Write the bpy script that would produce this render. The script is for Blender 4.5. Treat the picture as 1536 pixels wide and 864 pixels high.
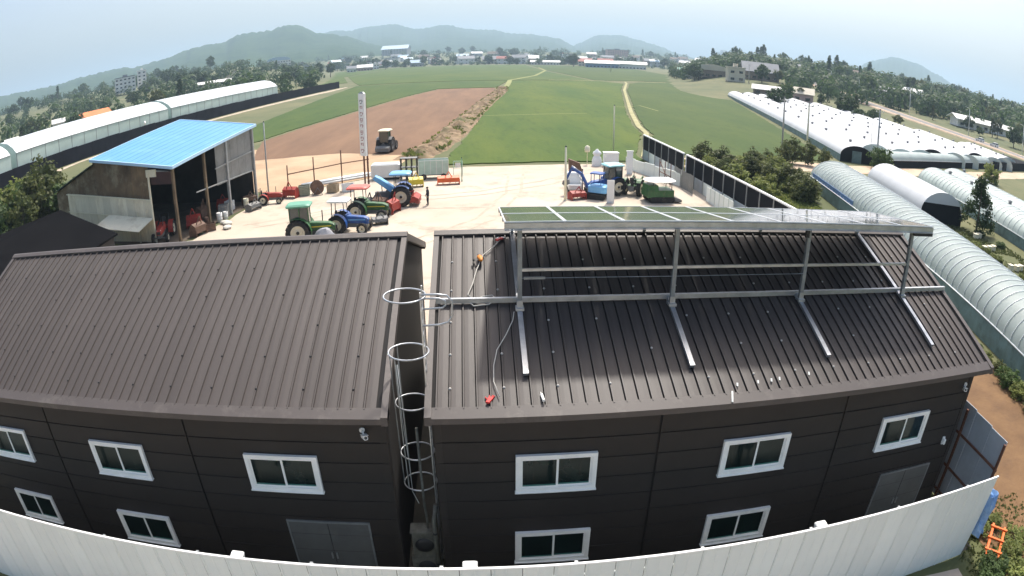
import bpy, bmesh, math, random
from math import sin, cos, pi, radians, atan2, hypot, sqrt
from mathutils import Vector, Matrix, noise as mnoise

sc = bpy.context.scene
for o in list(bpy.data.objects):
    bpy.data.objects.remove(o)
COL = sc.collection
rnd = random.Random(11)

# ------------------------------------------------------------------ camera
cam_data = bpy.data.cameras.new('camera')
cam = bpy.data.objects.new('camera', cam_data)
COL.objects.link(cam)
sc.camera = cam
cam_data.type = 'PANO'                       # the photograph is a wide barrel-distorted drone lens
cam_data.panorama_type = 'FISHEYE_LENS_POLYNOMIAL'
cam_data.sensor_fit = 'HORIZONTAL'
cam_data.sensor_width = 36.0
cam_data.fisheye_fov = radians(180)
cam_data.fisheye_polynomial_k0 = 0.0
cam_data.fisheye_polynomial_k1 = -4.38150148e-02
cam_data.fisheye_polynomial_k2 = -1.05949478e-04
cam_data.fisheye_polynomial_k3 = 4.63402582e-06
cam_data.fisheye_polynomial_k4 = -4.20951865e-07
cam_data.clip_start = 0.1
cam_data.clip_end = 30000
HC = 13.7
cam.matrix_world = (Matrix.Translation((0, 0, HC)) @ Matrix.Rotation(radians(-3.3155), 4, 'Z')
                    @ Matrix.Rotation(pi / 2 - radians(20.9048), 4, 'X') @ Matrix.Rotation(-0.00317, 4, 'Z'))

# ------------------------------------------------------------------ sky, sun, exposure
SUN_EL, SUN_AZ = 58.0, 22.0                    # azimuth from +Y towards +X
world = bpy.data.worlds.new('World')
sc.world = world
world.use_nodes = True
nt = world.node_tree
nt.nodes.clear()
wo = nt.nodes.new('ShaderNodeOutputWorld')
wb = nt.nodes.new('ShaderNodeBackground')
sky = nt.nodes.new('ShaderNodeTexSky')
sky.sky_type = 'NISHITA'
sky.sun_disc = False
sky.sun_elevation = radians(SUN_EL)
sky.sun_rotation = radians(SUN_AZ)
sky.air_density = 1.0
sky.dust_density = 6.0
sky.ozone_density = 1.0
sky.altitude = 50
wb.inputs['Strength'].default_value = 0.14
nt.links.new(sky.outputs[0], wb.inputs['Color'])
nt.links.new(wb.outputs[0], wo.inputs['Surface'])
sl = bpy.data.lights.new('sun', 'SUN')
sl.energy = 3.3
sl.angle = radians(3.0)
sl.color = (1.0, 0.95, 0.87)
sun = bpy.data.objects.new('sun', sl)
COL.objects.link(sun)
sd = Vector((sin(radians(SUN_AZ)) * cos(radians(SUN_EL)), cos(radians(SUN_AZ)) * cos(radians(SUN_EL)), sin(radians(SUN_EL))))
sun.rotation_euler = sd.to_track_quat('Z', 'Y').to_euler()
sun.location = (0, 40, 60)
sc.view_settings.view_transform = 'Standard'
sc.view_settings.look = 'None'
sc.view_settings.exposure = 0.72
sc.view_settings.gamma = 1.0
sc.view_settings.use_curve_mapping = False
sc.render.engine = 'CYCLES'
sc.cycles.use_denoising = True
sc.cycles.max_bounces = 6
sc.cycles.volume_bounces = 0
sc.cycles.transparent_max_bounces = 8


# ------------------------------------------------------------------ helpers: materials
MATS = {}


def mat(name, col, rough=0.7, metal=0.0, var=0.0, vscale=1.0, col2=None, bump=0.0, bscale=20.0, rand=0.0,
        spec=0.5, coat=0.0, stretch=(1, 1, 1), dirt=None, alpha=None, trans=0.0):
    """Principled material; large-scale colour variation, optional second colour, fine bump, per-object variation."""
    if name in MATS:
        return MATS[name]
    m = bpy.data.materials.new(name)
    m.use_nodes = True
    n, l = m.node_tree.nodes, m.node_tree.links
    b = n['Principled BSDF']
    b.inputs['Roughness'].default_value = rough
    b.inputs['Metallic'].default_value = metal
    b.inputs['Specular IOR Level'].default_value = spec
    b.inputs['Coat Weight'].default_value = coat
    c = (col[0], col[1], col[2], 1)
    tc = n.new('ShaderNodeTexCoord')
    mp = n.new('ShaderNodeMapping')
    mp.inputs['Scale'].default_value = stretch
    l.new(tc.outputs['Object'], mp.inputs['Vector'])
    out = None
    if var or col2:
        nz = n.new('ShaderNodeTexNoise')
        nz.inputs['Scale'].default_value = vscale
        nz.inputs['Detail'].default_value = 6
        nz.inputs['Roughness'].default_value = 0.62
        l.new(mp.outputs[0], nz.inputs['Vector'])
        cr = n.new('ShaderNodeValToRGB')
        cr.color_ramp.elements[0].position = 0.32
        cr.color_ramp.elements[1].position = 0.68
        c2 = col2 if col2 else tuple(min(1, x * (1 + var)) for x in col)
        c1 = col if col2 else tuple(x * (1 - var) for x in col)
        cr.color_ramp.elements[0].color = (*c1, 1)
        cr.color_ramp.elements[1].color = (*c2, 1)
        l.new(nz.outputs['Fac'], cr.inputs['Fac'])
        out = cr.outputs['Color']
    if dirt:                                   # (colour, amount, scale)
        nz = n.new('ShaderNodeTexNoise')
        nz.inputs['Scale'].default_value = dirt[2]
        nz.inputs['Detail'].default_value = 8
        nz.inputs['Roughness'].default_value = 0.7
        l.new(mp.outputs[0], nz.inputs['Vector'])
        mr = n.new('ShaderNodeMapRange')
        mr.inputs['From Min'].default_value = 0.52
        mr.inputs['From Max'].default_value = 0.75
        mr.inputs['To Max'].default_value = dirt[1]
        l.new(nz.outputs['Fac'], mr.inputs['Value'])
        mx = n.new('ShaderNodeMix')
        mx.data_type = 'RGBA'
        l.new(mr.outputs[0], mx.inputs['Factor'])
        if out:
            l.new(out, mx.inputs['A'])
        else:
            mx.inputs['A'].default_value = c
        mx.inputs['B'].default_value = (*dirt[0], 1)
        out = mx.outputs['Result']
    if rand:
        oi = n.new('ShaderNodeObjectInfo')
        hs = n.new('ShaderNodeHueSaturation')
        mr = n.new('ShaderNodeMapRange')
        mr.inputs['To Min'].default_value = 1 - rand
        mr.inputs['To Max'].default_value = 1 + rand
        l.new(oi.outputs['Random'], mr.inputs['Value'])
        l.new(mr.outputs[0], hs.inputs['Value'])
        if out:
            l.new(out, hs.inputs['Color'])
        else:
            hs.inputs['Color'].default_value = c
        out = hs.outputs['Color']
    if out:
        l.new(out, b.inputs['Base Color'])
    else:
        b.inputs['Base Color'].default_value = c
    if bump:
        nb = n.new('ShaderNodeTexNoise')
        nb.inputs['Scale'].default_value = bscale
        nb.inputs['Detail'].default_value = 5
        l.new(mp.outputs[0], nb.inputs['Vector'])
        bp = n.new('ShaderNodeBump')
        bp.inputs['Strength'].default_value = min(1.0, bump)
        bp.inputs['Distance'].default_value = bump * 0.1 if bump <= 1 else bump * 0.1
        l.new(nb.outputs['Fac'], bp.inputs['Height'])
        l.new(bp.outputs[0], b.inputs['Normal'])
    if trans:
        b.inputs['Transmission Weight'].default_value = trans
    MATS[name] = m
    return m


def leaf_mat(name, c1, c2, scale=0.5, rand=0.25):
    if name in MATS:
        return MATS[name]
    m = mat(name, c1, rough=0.6, col2=c2, vscale=scale, rand=rand, spec=0.25)
    n, l = m.node_tree.nodes, m.node_tree.links
    b = n['Principled BSDF']
    src = b.inputs['Base Color'].links[0].from_socket
    tr = n.new('ShaderNodeBsdfTranslucent')
    l.new(src, tr.inputs['Color'])
    mx = n.new('ShaderNodeMixShader')
    mx.inputs[0].default_value = 0.42
    l.new(b.outputs[0], mx.inputs[1])
    l.new(tr.outputs[0], mx.inputs[2])
    l.new(mx.outputs[0], n['Material Output'].inputs['Surface'])
    return m


def film_mat(name, col, transl=0.35, alpha=0.0, var=0.1, vscale=0.4, rough=0.45):
    """Polythene film: diffuse + translucent, a little see-through."""
    m = mat(name, col, rough=rough, var=var, vscale=vscale, spec=0.4, bump=0.15, bscale=6)
    n, l = m.node_tree.nodes, m.node_tree.links
    b = n['Principled BSDF']
    tr = n.new('ShaderNodeBsdfTranslucent')
    tr.inputs['Color'].default_value = (*col, 1)
    mx = n.new('ShaderNodeMixShader')
    mx.inputs[0].default_value = transl
    l.new(b.outputs[0], mx.inputs[1])
    l.new(tr.outputs[0], mx.inputs[2])
    last = mx
    if alpha:
        tp = n.new('ShaderNodeBsdfTransparent')
        m2 = n.new('ShaderNodeMixShader')
        m2.inputs[0].default_value = alpha
        l.new(mx.outputs[0], m2.inputs[1])
        l.new(tp.outputs[0], m2.inputs[2])
        last = m2
    l.new(last.outputs[0], n['Material Output'].inputs['Surface'])
    return m


# ------------------------------------------------------------------ helpers: geometry
class MB:
    def __init__(self):
        self.v, self.f, self.s, self.mi = [], [], [], []

    def add(self, vs, fs, smooth=False, M=None, mi=0):
        k = len(self.v)
        if M is not None:
            vs = [tuple(M @ Vector(p)) for p in vs]
        self.v += vs
        for q in fs:
            self.f.append(tuple(i + k for i in q))
            self.s.append(smooth)
            self.mi.append(mi)
        return self

    def box(self, x0, x1, y0, y1, z0, z1, M=None, mi=0):
        vs = [(x0, y0, z0), (x1, y0, z0), (x1, y1, z0), (x0, y1, z0), (x0, y0, z1), (x1, y0, z1), (x1, y1, z1), (x0, y1, z1)]
        return self.add(vs, [(3, 2, 1, 0), (4, 5, 6, 7), (0, 1, 5, 4), (1, 2, 6, 5), (2, 3, 7, 6), (3, 0, 4, 7)], M=M, mi=mi)

    def bar(self, a, b, w, h=None, up=(0, 0, 1), mi=0):
        """Rectangular bar from a to b."""
        a, b = Vector(a), Vector(b)
        h = w if h is None else h
        d = b - a
        L = d.length
        if L < 1e-6:
            return self
        d /= L
        u = Vector(up)
        if abs(d.dot(u)) > 0.98:
            u = Vector((0, 1, 0))
        s = d.cross(u).normalized()
        u = s.cross(d)
        M = Matrix((s, d, u)).transposed().to_4x4()
        M.translation = a
        return self.box(-w / 2, w / 2, 0, L, -h / 2, h / 2, M=M, mi=mi)

    def tube(self, pts, r, n=8, closed=False, mi=0, cap=True):
        pts = [Vector(p) for p in pts]
        N = len(pts)
        rs = r if isinstance(r, (list, tuple)) else [r] * N
        k0 = []
        vs, fs = [], []
        prev = None
        for i, p in enumerate(pts):
            if closed:
                t = pts[(i + 1) % N] - pts[i - 1]
            else:
                t = pts[min(i + 1, N - 1)] - pts[max(i - 1, 0)]
            t.normalize()
            if prev is None:
                ref = Vector((0, 0, 1)) if abs(t.z) < 0.9 else Vector((1, 0, 0))
                u = t.cross(ref).normalized()
            else:
                u = (prev - t * prev.dot(t))
                u = u.normalized() if u.length > 1e-6 else t.orthogonal().normalized()
            prev = u
            w = t.cross(u)
            for j in range(n):
                a = 2 * pi * j / n
                vs.append(tuple(p + (u * cos(a) + w * sin(a)) * rs[i]))
        M = N if closed else N - 1
        for i in range(M):
            for j in range(n):
                a, b = i * n + j, i * n + (j + 1) % n
                c, d = ((i + 1) % N) * n + (j + 1) % n, ((i + 1) % N) * n + j
                fs.append((a, b, c, d))
        self.add(vs, fs, smooth=True, mi=mi)
        if cap and not closed:
            k = len(self.v) - len(vs)
            self.f.append(tuple(k + j for j in reversed(range(n))))
            self.s.append(False)
            self.mi.append(mi)
            self.f.append(tuple(k + (N - 1) * n + j for j in range(n)))
            self.s.append(False)
            self.mi.append(mi)
        return self

    def loft(self, rings, smooth=False, cap=True, M=None, mi=0, closed=True):
        n = len(rings[0])
        vs = [tuple(p) for r in rings for p in r]
        fs = []
        for i in range(len(rings) - 1):
            for j in range(n if closed else n - 1):
                fs.append((i * n + j, i * n + (j + 1) % n, (i + 1) * n + (j + 1) % n, (i + 1) * n + j))
        self.add(vs, fs, smooth=smooth, M=M, mi=mi)
        if cap and closed:
            self.add([tuple(p) for p in rings[0]], [tuple(reversed(range(n)))], M=M, mi=mi)
            self.add([tuple(p) for p in rings[-1]], [tuple(range(n))], M=M, mi=mi)
        return self

    def lathe(self, prof, n=20, axis='y', M=None, mi=0, smooth=True, cap=True):
        """profile of (radius, along-axis) pairs."""
        rings = []
        for r, a in prof:
            ring = []
            for j in range(n):
                t = 2 * pi * j / n
                if axis == 'y':
                    ring.append((r * cos(t), a, r * sin(t)))
                elif axis == 'x':
                    ring.append((a, r * cos(t), r * sin(t)))
                else:
                    ring.append((r * cos(t), r * sin(t), a))
            rings.append(ring)
        return self.loft(rings, smooth=smooth, cap=cap, M=M, mi=mi)

    def prism(self, poly, z0, z1, M=None, mi=0):
        n = len(poly)
        return self.loft([[(x, y, z0) for x, y in poly], [(x, y, z1) for x, y in poly]], M=M, mi=mi)

    def mesh(self, name):
        me = bpy.data.meshes.new(name)
        me.from_pydata(self.v, [], self.f)
        me.polygons.foreach_set('use_smooth', self.s)
        me.polygons.foreach_set('material_index', self.mi)
        me.update()
        return me

    def build_each(self, name, mt, parent=None):
        """Every connected piece becomes an object of its own."""
        par = {}

        def find(a):
            while par[a] != a:
                par[a] = par[par[a]]
                a = par[a]
            return a
        key = [tuple(round(c, 4) for c in p) for p in self.v]
        for k in key:
            par.setdefault(k, k)
        for q in self.f:
            for i in q[1:]:
                par[find(key[i])] = find(key[q[0]])
        groups = {}
        for n, q in enumerate(self.f):
            groups.setdefault(find(key[q[0]]), []).append(n)
        out = []
        for fl in groups.values():
            m = MB()
            idx = {}
            for n in fl:
                for i in self.f[n]:
                    if i not in idx:
                        idx[i] = len(m.v)
                        m.v.append(self.v[i])
                m.f.append(tuple(idx[i] for i in self.f[n]))
                m.s.append(self.s[n])
                m.mi.append(self.mi[n])
            out.append(m.build(name, mt, parent))
        return out

    def build(self, name, mt, parent=None, loc=None):
        me = self.mesh(name)
        for m in (mt if isinstance(mt, (list, tuple)) else [mt]):
            me.materials.append(m)
        return link(name, me, parent, loc)


def link(name, me, parent=None, loc=None, rot=None):
    o = bpy.data.objects.new(name, me)
    COL.objects.link(o)
    if parent is not None:
        o.parent = parent
    if loc is not None:
        o.location = loc
    if rot is not None:
        o.rotation_euler = rot
    return o


def tag(o, label=None, cat=None, group=None, kind=None):
    if label:
        o['label'] = label
    if cat:
        o['category'] = cat
    if group:
        o['group'] = group
    if kind:
        o['kind'] = kind
    return o


def thing(name, label, cat, loc=(0, 0, 0), rz=0, group=None):
    o = bpy.data.objects.new(name, None)
    COL.objects.link(o)
    o.location = loc
    o.rotation_euler = (0, 0, rz)
    o.empty_display_size = 0.2
    return tag(o, label, cat, group)


def copy_tree(o, parent=None):
    c = o.copy()
    COL.objects.link(c)
    c.parent = parent
    for ch in o.children:
        copy_tree(ch, c)
    return c


def struct(o):
    o['kind'] = 'structure'
    return o


def rounded_rect(w, h, r, n=3, cx=0, cy=0):
    pts = []
    for qx, qy, a0 in ((1, 1, 0), (-1, 1, pi / 2), (-1, -1, pi), (1, -1, 3 * pi / 2)):
        for i in range(n + 1):
            a = a0 + i * pi / 2 / n
            pts.append((cx + qx * (w / 2 - r) + r * cos(a), cy + qy * (h / 2 - r) + r * sin(a)))
    return pts


ORD = ['first', 'second', 'third', 'fourth', 'fifth', 'sixth', 'seventh', 'eighth', 'ninth', 'tenth', 'eleventh', 'twelfth']


def sstep(a, b, x):
    t = max(0.0, min(1.0, (x - a) / (b - a)))
    return t * t * (3 - 2 * t)


def gh(x, y):
    """Ground height: flat plain, land rising gently far away."""
    r = hypot(x, y)
    az = math.degrees(atan2(x, y))
    wl = sstep(-12, -22, az) if az < 0 else 0
    wr = sstep(17, 24, az)
    c = 26 * sstep(950, 2100, r)
    lft = 24 * sstep(300, 1000, r)
    rgt = 17 * sstep(230, 620, r)
    return c * (1 - wl) * (1 - wr) + lft * wl + rgt * wr


def az_pt(azd, r, dz=0):
    x, y = r * sin(radians(azd)), r * cos(radians(azd))
    return (x, y, gh(x, y) + dz)


# ================================================================== THE SETTING
M_GROUND = mat('weedy_ground', (0.065, 0.085, 0.028), 0.95, col2=(0.145, 0.135, 0.06), vscale=0.03, dirt=((0.04, 0.062, 0.018), 0.9, 0.11), bump=0.5, bscale=1.5)
M_CONC = mat('pale_concrete', (0.40, 0.335, 0.26), 0.9, col2=(0.53, 0.46, 0.37), vscale=0.10, dirt=((0.19, 0.15, 0.11), 0.9, 0.19), bump=0.06, bscale=8)
M_LANE = mat('lane_gravel', (0.40, 0.325, 0.255), 0.95, col2=(0.50, 0.42, 0.335), vscale=0.25, dirt=((0.26, 0.22, 0.12), 0.7, 0.4), bump=0.2, bscale=4)
M_PATH = mat('dirt_path', (0.42, 0.30, 0.21), 0.95, col2=(0.53, 0.41, 0.30), vscale=0.3, bump=0.2, bscale=3)
M_SOIL = mat('ploughed_soil', (0.118, 0.062, 0.031), 0.95, col2=(0.19, 0.105, 0.054), vscale=0.12, bump=0.8, bscale=1.4, stretch=(1.6, 0.25, 1))
M_SAND = mat('sandy_soil', (0.33, 0.22, 0.13), 0.95, col2=(0.45, 0.325, 0.205), vscale=0.15, bump=0.3, bscale=1.5)
M_SOIL2 = mat('garden_soil', (0.115, 0.062, 0.027), 0.95, col2=(0.185, 0.105, 0.046), vscale=0.5, dirt=((0.10, 0.055, 0.028), 0.8, 0.7), bump=0.5, bscale=4)
M_ASPH = mat('asphalt', (0.16, 0.15, 0.145), 0.9, col2=(0.22, 0.205, 0.195), vscale=0.2, bump=0.1, bscale=10)


def crop(name, c1, c2, sc_=0.05, rows=(1, 1, 1)):
    return mat(name, c1, 0.85, col2=c2, vscale=sc_, dirt=((c1[0] * 0.55, c1[1] * 0.62, c1[2] * 0.6), 0.85, 0.5), bump=1.0, bscale=2.5, stretch=rows, spec=0.2)


M_RICE = crop('rice_green', (0.030, 0.072, 0.004), (0.078, 0.108, 0.008), 0.07, (1.0, 0.22, 1))
M_RICE2 = crop('rice_green_right', (0.028, 0.060, 0.005), (0.052, 0.080, 0.008), 0.06, (1, 0.3, 1))
M_RICE3 = crop('rice_green_left', (0.028, 0.066, 0.007), (0.060, 0.090, 0.011), 0.06, (1, 0.3, 1))
M_RICE4 = crop('rice_green_far', (0.034, 0.074, 0.008), (0.070, 0.098, 0.013), 0.03, (1, 0.5, 1))

# the ground: one sheet to the horizon
N = 150
line = []
for i in range(-N, N + 1):
    t = i / N
    line.append(math.copysign(8000 * abs(t) ** 2.4, t))
mb = MB()
vs = [(x, y, gh(x, y)) for y in line for x in line]
W_ = len(line)
fs = [(j * W_ + i, j * W_ + i + 1, (j + 1) * W_ + i + 1, (j + 1) * W_ + i) for j in range(W_ - 1) for i in range(W_ - 1)]
mb.add(vs, fs, smooth=True)
struct(mb.build('ground', M_GROUND))


def ragged(poly, step, amp):
    out = []
    for i, p in enumerate(poly):
        q = poly[(i + 1) % len(poly)]
        L = hypot(q[0] - p[0], q[1] - p[1])
        n = max(1, min(60, int(L / step)))
        nx, ny = -(q[1] - p[1]) / L, (q[0] - p[0]) / L
        for k in range(n):
            t_ = k / n
            x_, y_ = p[0] + (q[0] - p[0]) * t_, p[1] + (q[1] - p[1]) * t_
            w_ = amp * (mnoise.noise((x_ * 0.6, y_ * 0.6, 1.7)) + 0.6 * mnoise.noise((x_ * 2.1, y_ * 2.1, 4.2))) * (1 if k else 0.3)
            out.append((x_ + nx * w_, y_ + ny * w_))
    return out


def sheet(name, poly, z, mt, thick=0.0, rag=None):
    b = MB()
    if rag is None:
        rag = (1.6, 0.45)
    poly = ragged(poly, *rag)
    if thick:
        b.prism(poly, z - thick, z)
    else:
        b.add([(x, y, z) for x, y in poly], [tuple(range(len(poly)))])
    o = b.build(name, mt)
    return struct(o)


sheet('yard', [(-26, 21), (24.4, 21), (23.4, 79.2), (11, 78.2), (-6, 76.6), (-12, 72), (-19, 66.5), (-22.4, 64), (-24.5, 49), (-33, 45.5), (-33, 30)], 0.012, M_CONC)
sheet('gravel_road', [(-12, 71.5), (-4, 71.2), (11.5, 72.5), (23.2, 73.5), (23.3, 79.0), (11, 78.0), (-6, 76.5)], 0.018, M_LANE)
sheet('dirt_path', [(24.3, 76), (40, 78), (57, 80), (90, 86), (140, 104), (140, 110), (92, 93), (58, 86.5), (40, 86), (22.4, 84.5)], 0.012, M_PATH)
sheet('garden_ground', [(16.6, -6), (24.5, -6), (27.3, 16), (29.5, 30), (26, 34), (16.6, 34)], 0.012, M_SOIL2)
sheet('sandy_ground', [(-36, 70), (-20, 66.4), (-11.5, 72.4), (-8, 88), (-16, 93), (-40, 106), (-46, 104)], 0.015, M_SAND)
sheet('ploughed_field', [(-34, 92), (-40, 115.7), (-37.4, 133.3), (-33.8, 151), (-28.7, 181), (-23, 219.5), (-14, 264), (8, 265), (9, 245), (-3.5, 133), (-7.5, 95), (-8.5, 87.5), (-20, 93)], 0.03, M_SOIL)
sheet('rice_field', [(-4.2, 78.6), (11, 79.8), (22.0, 81), (22.3, 86), (29.6, 111.5), (30.8, 122), (36.3, 151), (46.5, 198), (59.5, 258), (75.5, 322), (66, 344), (20, 338), (12.8, 262), (2.5, 150), (-1, 108)], 0.14, M_RICE, 0.2)
sheet('rice_field', [(24.5, 87.5), (56.5, 89), (100.5, 241), (104, 258), (140, 330), (142, 372), (97, 360), (79.5, 324), (62.4, 258), (49.2, 198), (38.8, 151), (33, 122), (31.6, 110)], 0.14, M_RICE2, 0.2)
sheet('rice_field', [(-50, 108), (-41.2, 115.7), (-38.5, 133.3), (-35, 151), (-30, 181), (-24.2, 219.5), (-15, 265.5), (9, 267), (18, 338), (-62, 338), (-60.5, 302), (-56, 195), (-54, 150)], 0.14, M_RICE3, 0.2)
sheet('rice_field', [(-62, 346), (18, 343), (64, 349), (60, 560), (70, 880), (-60, 905), (-110, 900), (-110, 560), (-75, 400)], 0.14, M_RICE4, 0.2)
sheet('rice_field', [(67, 349), (97, 366), (143, 378), (150, 470), (172, 560), (190, 760), (165, 830), (74, 875), (64, 560)], 0.14, M_RICE2, 0.2)
sheet('rice_field', [(-80, 404), (-114, 560), (-114, 895), (-190, 860), (-205, 640), (-90, 380)], 0.14, M_RICE4, 0.2)
sheet('verge_path', [(-93.5, 96), (-67.5, 334), (-65.8, 334), (-66.5, 300), (-89, 120), (-86, 90)], 0.02, M_LANE)


def land_ribbon(name, pts, w, dz, mt):
    b = MB()
    dense = []
    for k in range(len(pts) - 1):
        for j in range(12):
            f_ = j / 12
            dense.append((pts[k][0] * (1 - f_) + pts[k + 1][0] * f_, pts[k][1] * (1 - f_) + pts[k + 1][1] * f_))
    L, Rr2, L0, R0 = [], [], [], []
    for i, p in enumerate(dense):
        a, c = dense[max(0, i - 1)], dense[min(len(dense) - 1, i + 1)]
        d = Vector((c[0] - a[0], c[1] - a[1])).normalized()
        z = gh(*p) + dz
        L.append((p[0] - d.y * w / 2, p[1] + d.x * w / 2, z))
        Rr2.append((p[0] + d.y * w / 2, p[1] - d.x * w / 2, z))
        L0.append((p[0] - d.y * (w / 2 + 1), p[1] + d.x * (w / 2 + 1), z - 1.2))
        R0.append((p[0] + d.y * (w / 2 + 1), p[1] - d.x * (w / 2 + 1), z - 1.2))
    b.loft([R0, Rr2, L, L0], closed=False, cap=False)
    return struct(b.build(name, mt))


RD = [(173, -20), (181, 60), (186, 150), (191, 212), (201, 295), (225, 420), (305, 620)]
land_ribbon('road_shoulder', RD, 13.0, 0.34, M_PATH)
land_ribbon('road', RD, 8.0, 0.40, M_ASPH)

M_TRACK = mat('tyre_dust', (0.34, 0.285, 0.22), 0.95, col2=(0.48, 0.41, 0.325), vscale=0.6)
# narrow earth path winding through the rice
def ribbon(name, pts, w, z, mt):
    b = MB()
    L, R = [], []
    for i, p in enumerate(pts):
        a = Vector(pts[max(0, i - 1)])
        c = Vector(pts[min(len(pts) - 1, i + 1)])
        d = (c - a).normalized()
        nrm = Vector((-d.y, d.x))
        ww = w * (0.85 + 0.3 * rnd.random())
        L.append((p[0] + nrm.x * ww / 2, p[1] + nrm.y * ww / 2, z))
        R.append((p[0] - nrm.x * ww / 2, p[1] - nrm.y * ww / 2, z))
    b.loft([L, R], cap=False, closed=False)
    return struct(b.build(name, mt))


for pts in ([(-8, 60.5), (-4, 60), (1, 61.5), (8, 66), (14, 73.5)], [(-8, 62.1), (-4, 61.6), (0.6, 63.1), (7, 67.6), (12.6, 74)], [(-21, 53), (-16, 55.5), (-12.5, 58), (-10, 62), (-9, 68)],
            [(-19.5, 52), (-15, 54.2), (-11.4, 56.8), (-8.4, 62), (-7.4, 67)], [(-6, 56.6), (-2, 56.1), (2, 56.4)], [(-14, 41), (-6, 45), (0, 52), (3, 62), (4, 74)], [(-13, 40), (-5, 43.8), (1.4, 51.5), (4.5, 62), (5.6, 74)]):
    dn = []
    for k in range(len(pts) - 1):
        for j in range(6):
            f_ = j / 6
            dn.append((pts[k][0] * (1 - f_) + pts[k + 1][0] * f_ + rnd.uniform(-0.08, 0.08), pts[k][1] * (1 - f_) + pts[k + 1][1] * f_ + rnd.uniform(-0.08, 0.08)))
    ribbon('yard_track', dn, 0.3, 0.024 + 0.004 * rnd.random(), M_TRACK)
M_STRAW = mat('dry_straw_path', (0.22, 0.215, 0.09), 0.95, col2=(0.40, 0.36, 0.20), vscale=0.5)
M_STRAW2 = mat('grassy_path', (0.15, 0.175, 0.05), 0.95, col2=(0.26, 0.26, 0.10), vscale=0.2)
ribbon('field_path', [(22.9, 84), (27, 98), (30.6, 111.5), (31.9, 122), (37.6, 151), (47.8, 198), (61, 258), (77.5, 323), (82, 345)], 0.95, 0.18, M_STRAW)
ribbon('field_path', [(40, 345), (66, 347), (82, 347), (110, 362)], 2.4, 0.18, M_STRAW)
ribbon('field_path', [(13, 266), (16, 300), (19, 341), (40, 420), (62, 560), (70, 700)], 2.2, 0.18, M_STRAW2)
ribbon('field_path', [(1.5, 141), (12, 143), (26, 147)], 0.5, 0.175, M_STRAW2)
ribbon('field_path', [(37, 170), (41, 168), (46, 176), (47, 160)], 0.6, 0.175, M_STRAW2)

# earth bank beside the ploughed field
M_BANK = mat('bank_earth', (0.12, 0.078, 0.043), 0.95, col2=(0.29, 0.205, 0.118), vscale=0.6, dirt=((0.075, 0.09, 0.026), 0.95, 0.25), bump=0.6, bscale=3)
spine = [(-8.5, 84), (-6.5, 92), (-4, 108), (-2.4, 125), (0, 148), (3.8, 185), (7.5, 215), (10.2, 240), (11.5, 262)]
b = MB()
rings = []
K = 170
for i in range(K + 1):
    t = i / K * (len(spine) - 1)
    k = min(int(t), len(spine) - 2)
    fr = t - k
    x = spine[k][0] * (1 - fr) + spine[k + 1][0] * fr
    y = spine[k][1] * (1 - fr) + spine[k + 1][1] * fr
    ring = []
    for j in range(13):
        s_ = (j - 6) / 6
        px = x + s_ * 2.7
        h = (1 - s_ * s_) * (0.8 + 1.1 * mnoise.noise((px * 0.5, y * 0.35, 3))) + 0.6 * mnoise.noise((px * 1.1, y * 0.8, 7)) * (1 - abs(s_) ** 2)
        h *= min(1, i / 6, (K - i) / 6)
        ring.append((px + 0.4 * mnoise.noise((0, y * 0.4, 1)), y, max(-0.05, h - 0.02)))
    rings.append(ring)
b.loft(rings, closed=False, cap=False)
struct(b.build('bank_terrain', M_BANK))


# ---- leaves
def leaf_quad(vs, fs, p, nrm, s, rng):
    t = nrm.orthogonal().normalized()
    t.rotate(Matrix.Rotation(rng.random() * 6.28, 3, nrm))
    u = nrm.cross(t)
    k = len(vs)
    a = s * (0.7 + 0.6 * rng.random())
    c = a * (0.5 + 0.4 * rng.random())
    for q in (p - t * a, p - u * c, p + t * a, p + u * c):
        vs.append(tuple(q))
    fs.append((k, k + 1, k + 2, k + 3))


def rdir(rng):
    while True:
        v = Vector((rng.uniform(-1, 1), rng.uniform(-1, 1), rng.uniform(-1, 1)))
        if 0.05 < v.length < 1:
            return v.normalized()


def crown(name, rx, rz, zc, clumps, per, leaf, seed, cone=False):
    rng = random.Random(seed)
    vs, fs = [], []
    for c in range(clumps):
        d = rdir(rng)
        rr = 0.55 + 0.5 * rng.random()
        if rng.random() < 0.25:
            rr *= 0.6
        if cone:
            h = rng.random() ** 0.8
            a = rng.random() * 6.28
            w = (1 - h) * rx * (0.6 + 0.5 * rng.random()) + 0.1 * rx
            ctr = Vector((cos(a) * w, sin(a) * w, zc - rz + 2 * rz * h))
            cr_ = rx * 0.33
        else:
            ctr = Vector((d.x * rx * rr, d.y * rx * rr, zc + d.z * rz * rr * (1.0 if d.z > 0 else 0.8)))
            cr_ = min(rx, rz) * rng.uniform(0.26, 0.46)
        for k in range(per):
            q = rdir(rng)
            p = ctr + Vector((q.x, q.y, q.z * 0.8)) * cr_ * (rng.random() ** 0.5)
            nn = (q + rdir(rng) * 0.9 + Vector((0, 0, 0.35)))
            nn = nn.normalized() if nn.length > 0.01 else q
            leaf_quad(vs, fs, p, nn, leaf, rng)
    b = MB()
    b.add(vs, fs)
    return b.mesh(name)


M_BARK = mat('bark', (0.085, 0.06, 0.042), 0.9, var=0.3, vscale=3)
M_LEAF = [leaf_mat('leaves_dark_green', (0.028, 0.052, 0.018), (0.062, 0.10, 0.032)),
          leaf_mat('leaves_mid_green', (0.045, 0.08, 0.022), (0.085, 0.13, 0.038)),
          leaf_mat('leaves_olive', (0.07, 0.09, 0.028), (0.13, 0.14, 0.05)),
          leaf_mat('leaves_light_green', (0.13, 0.17, 0.04), (0.25, 0.27, 0.08), 1.2)]


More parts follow.
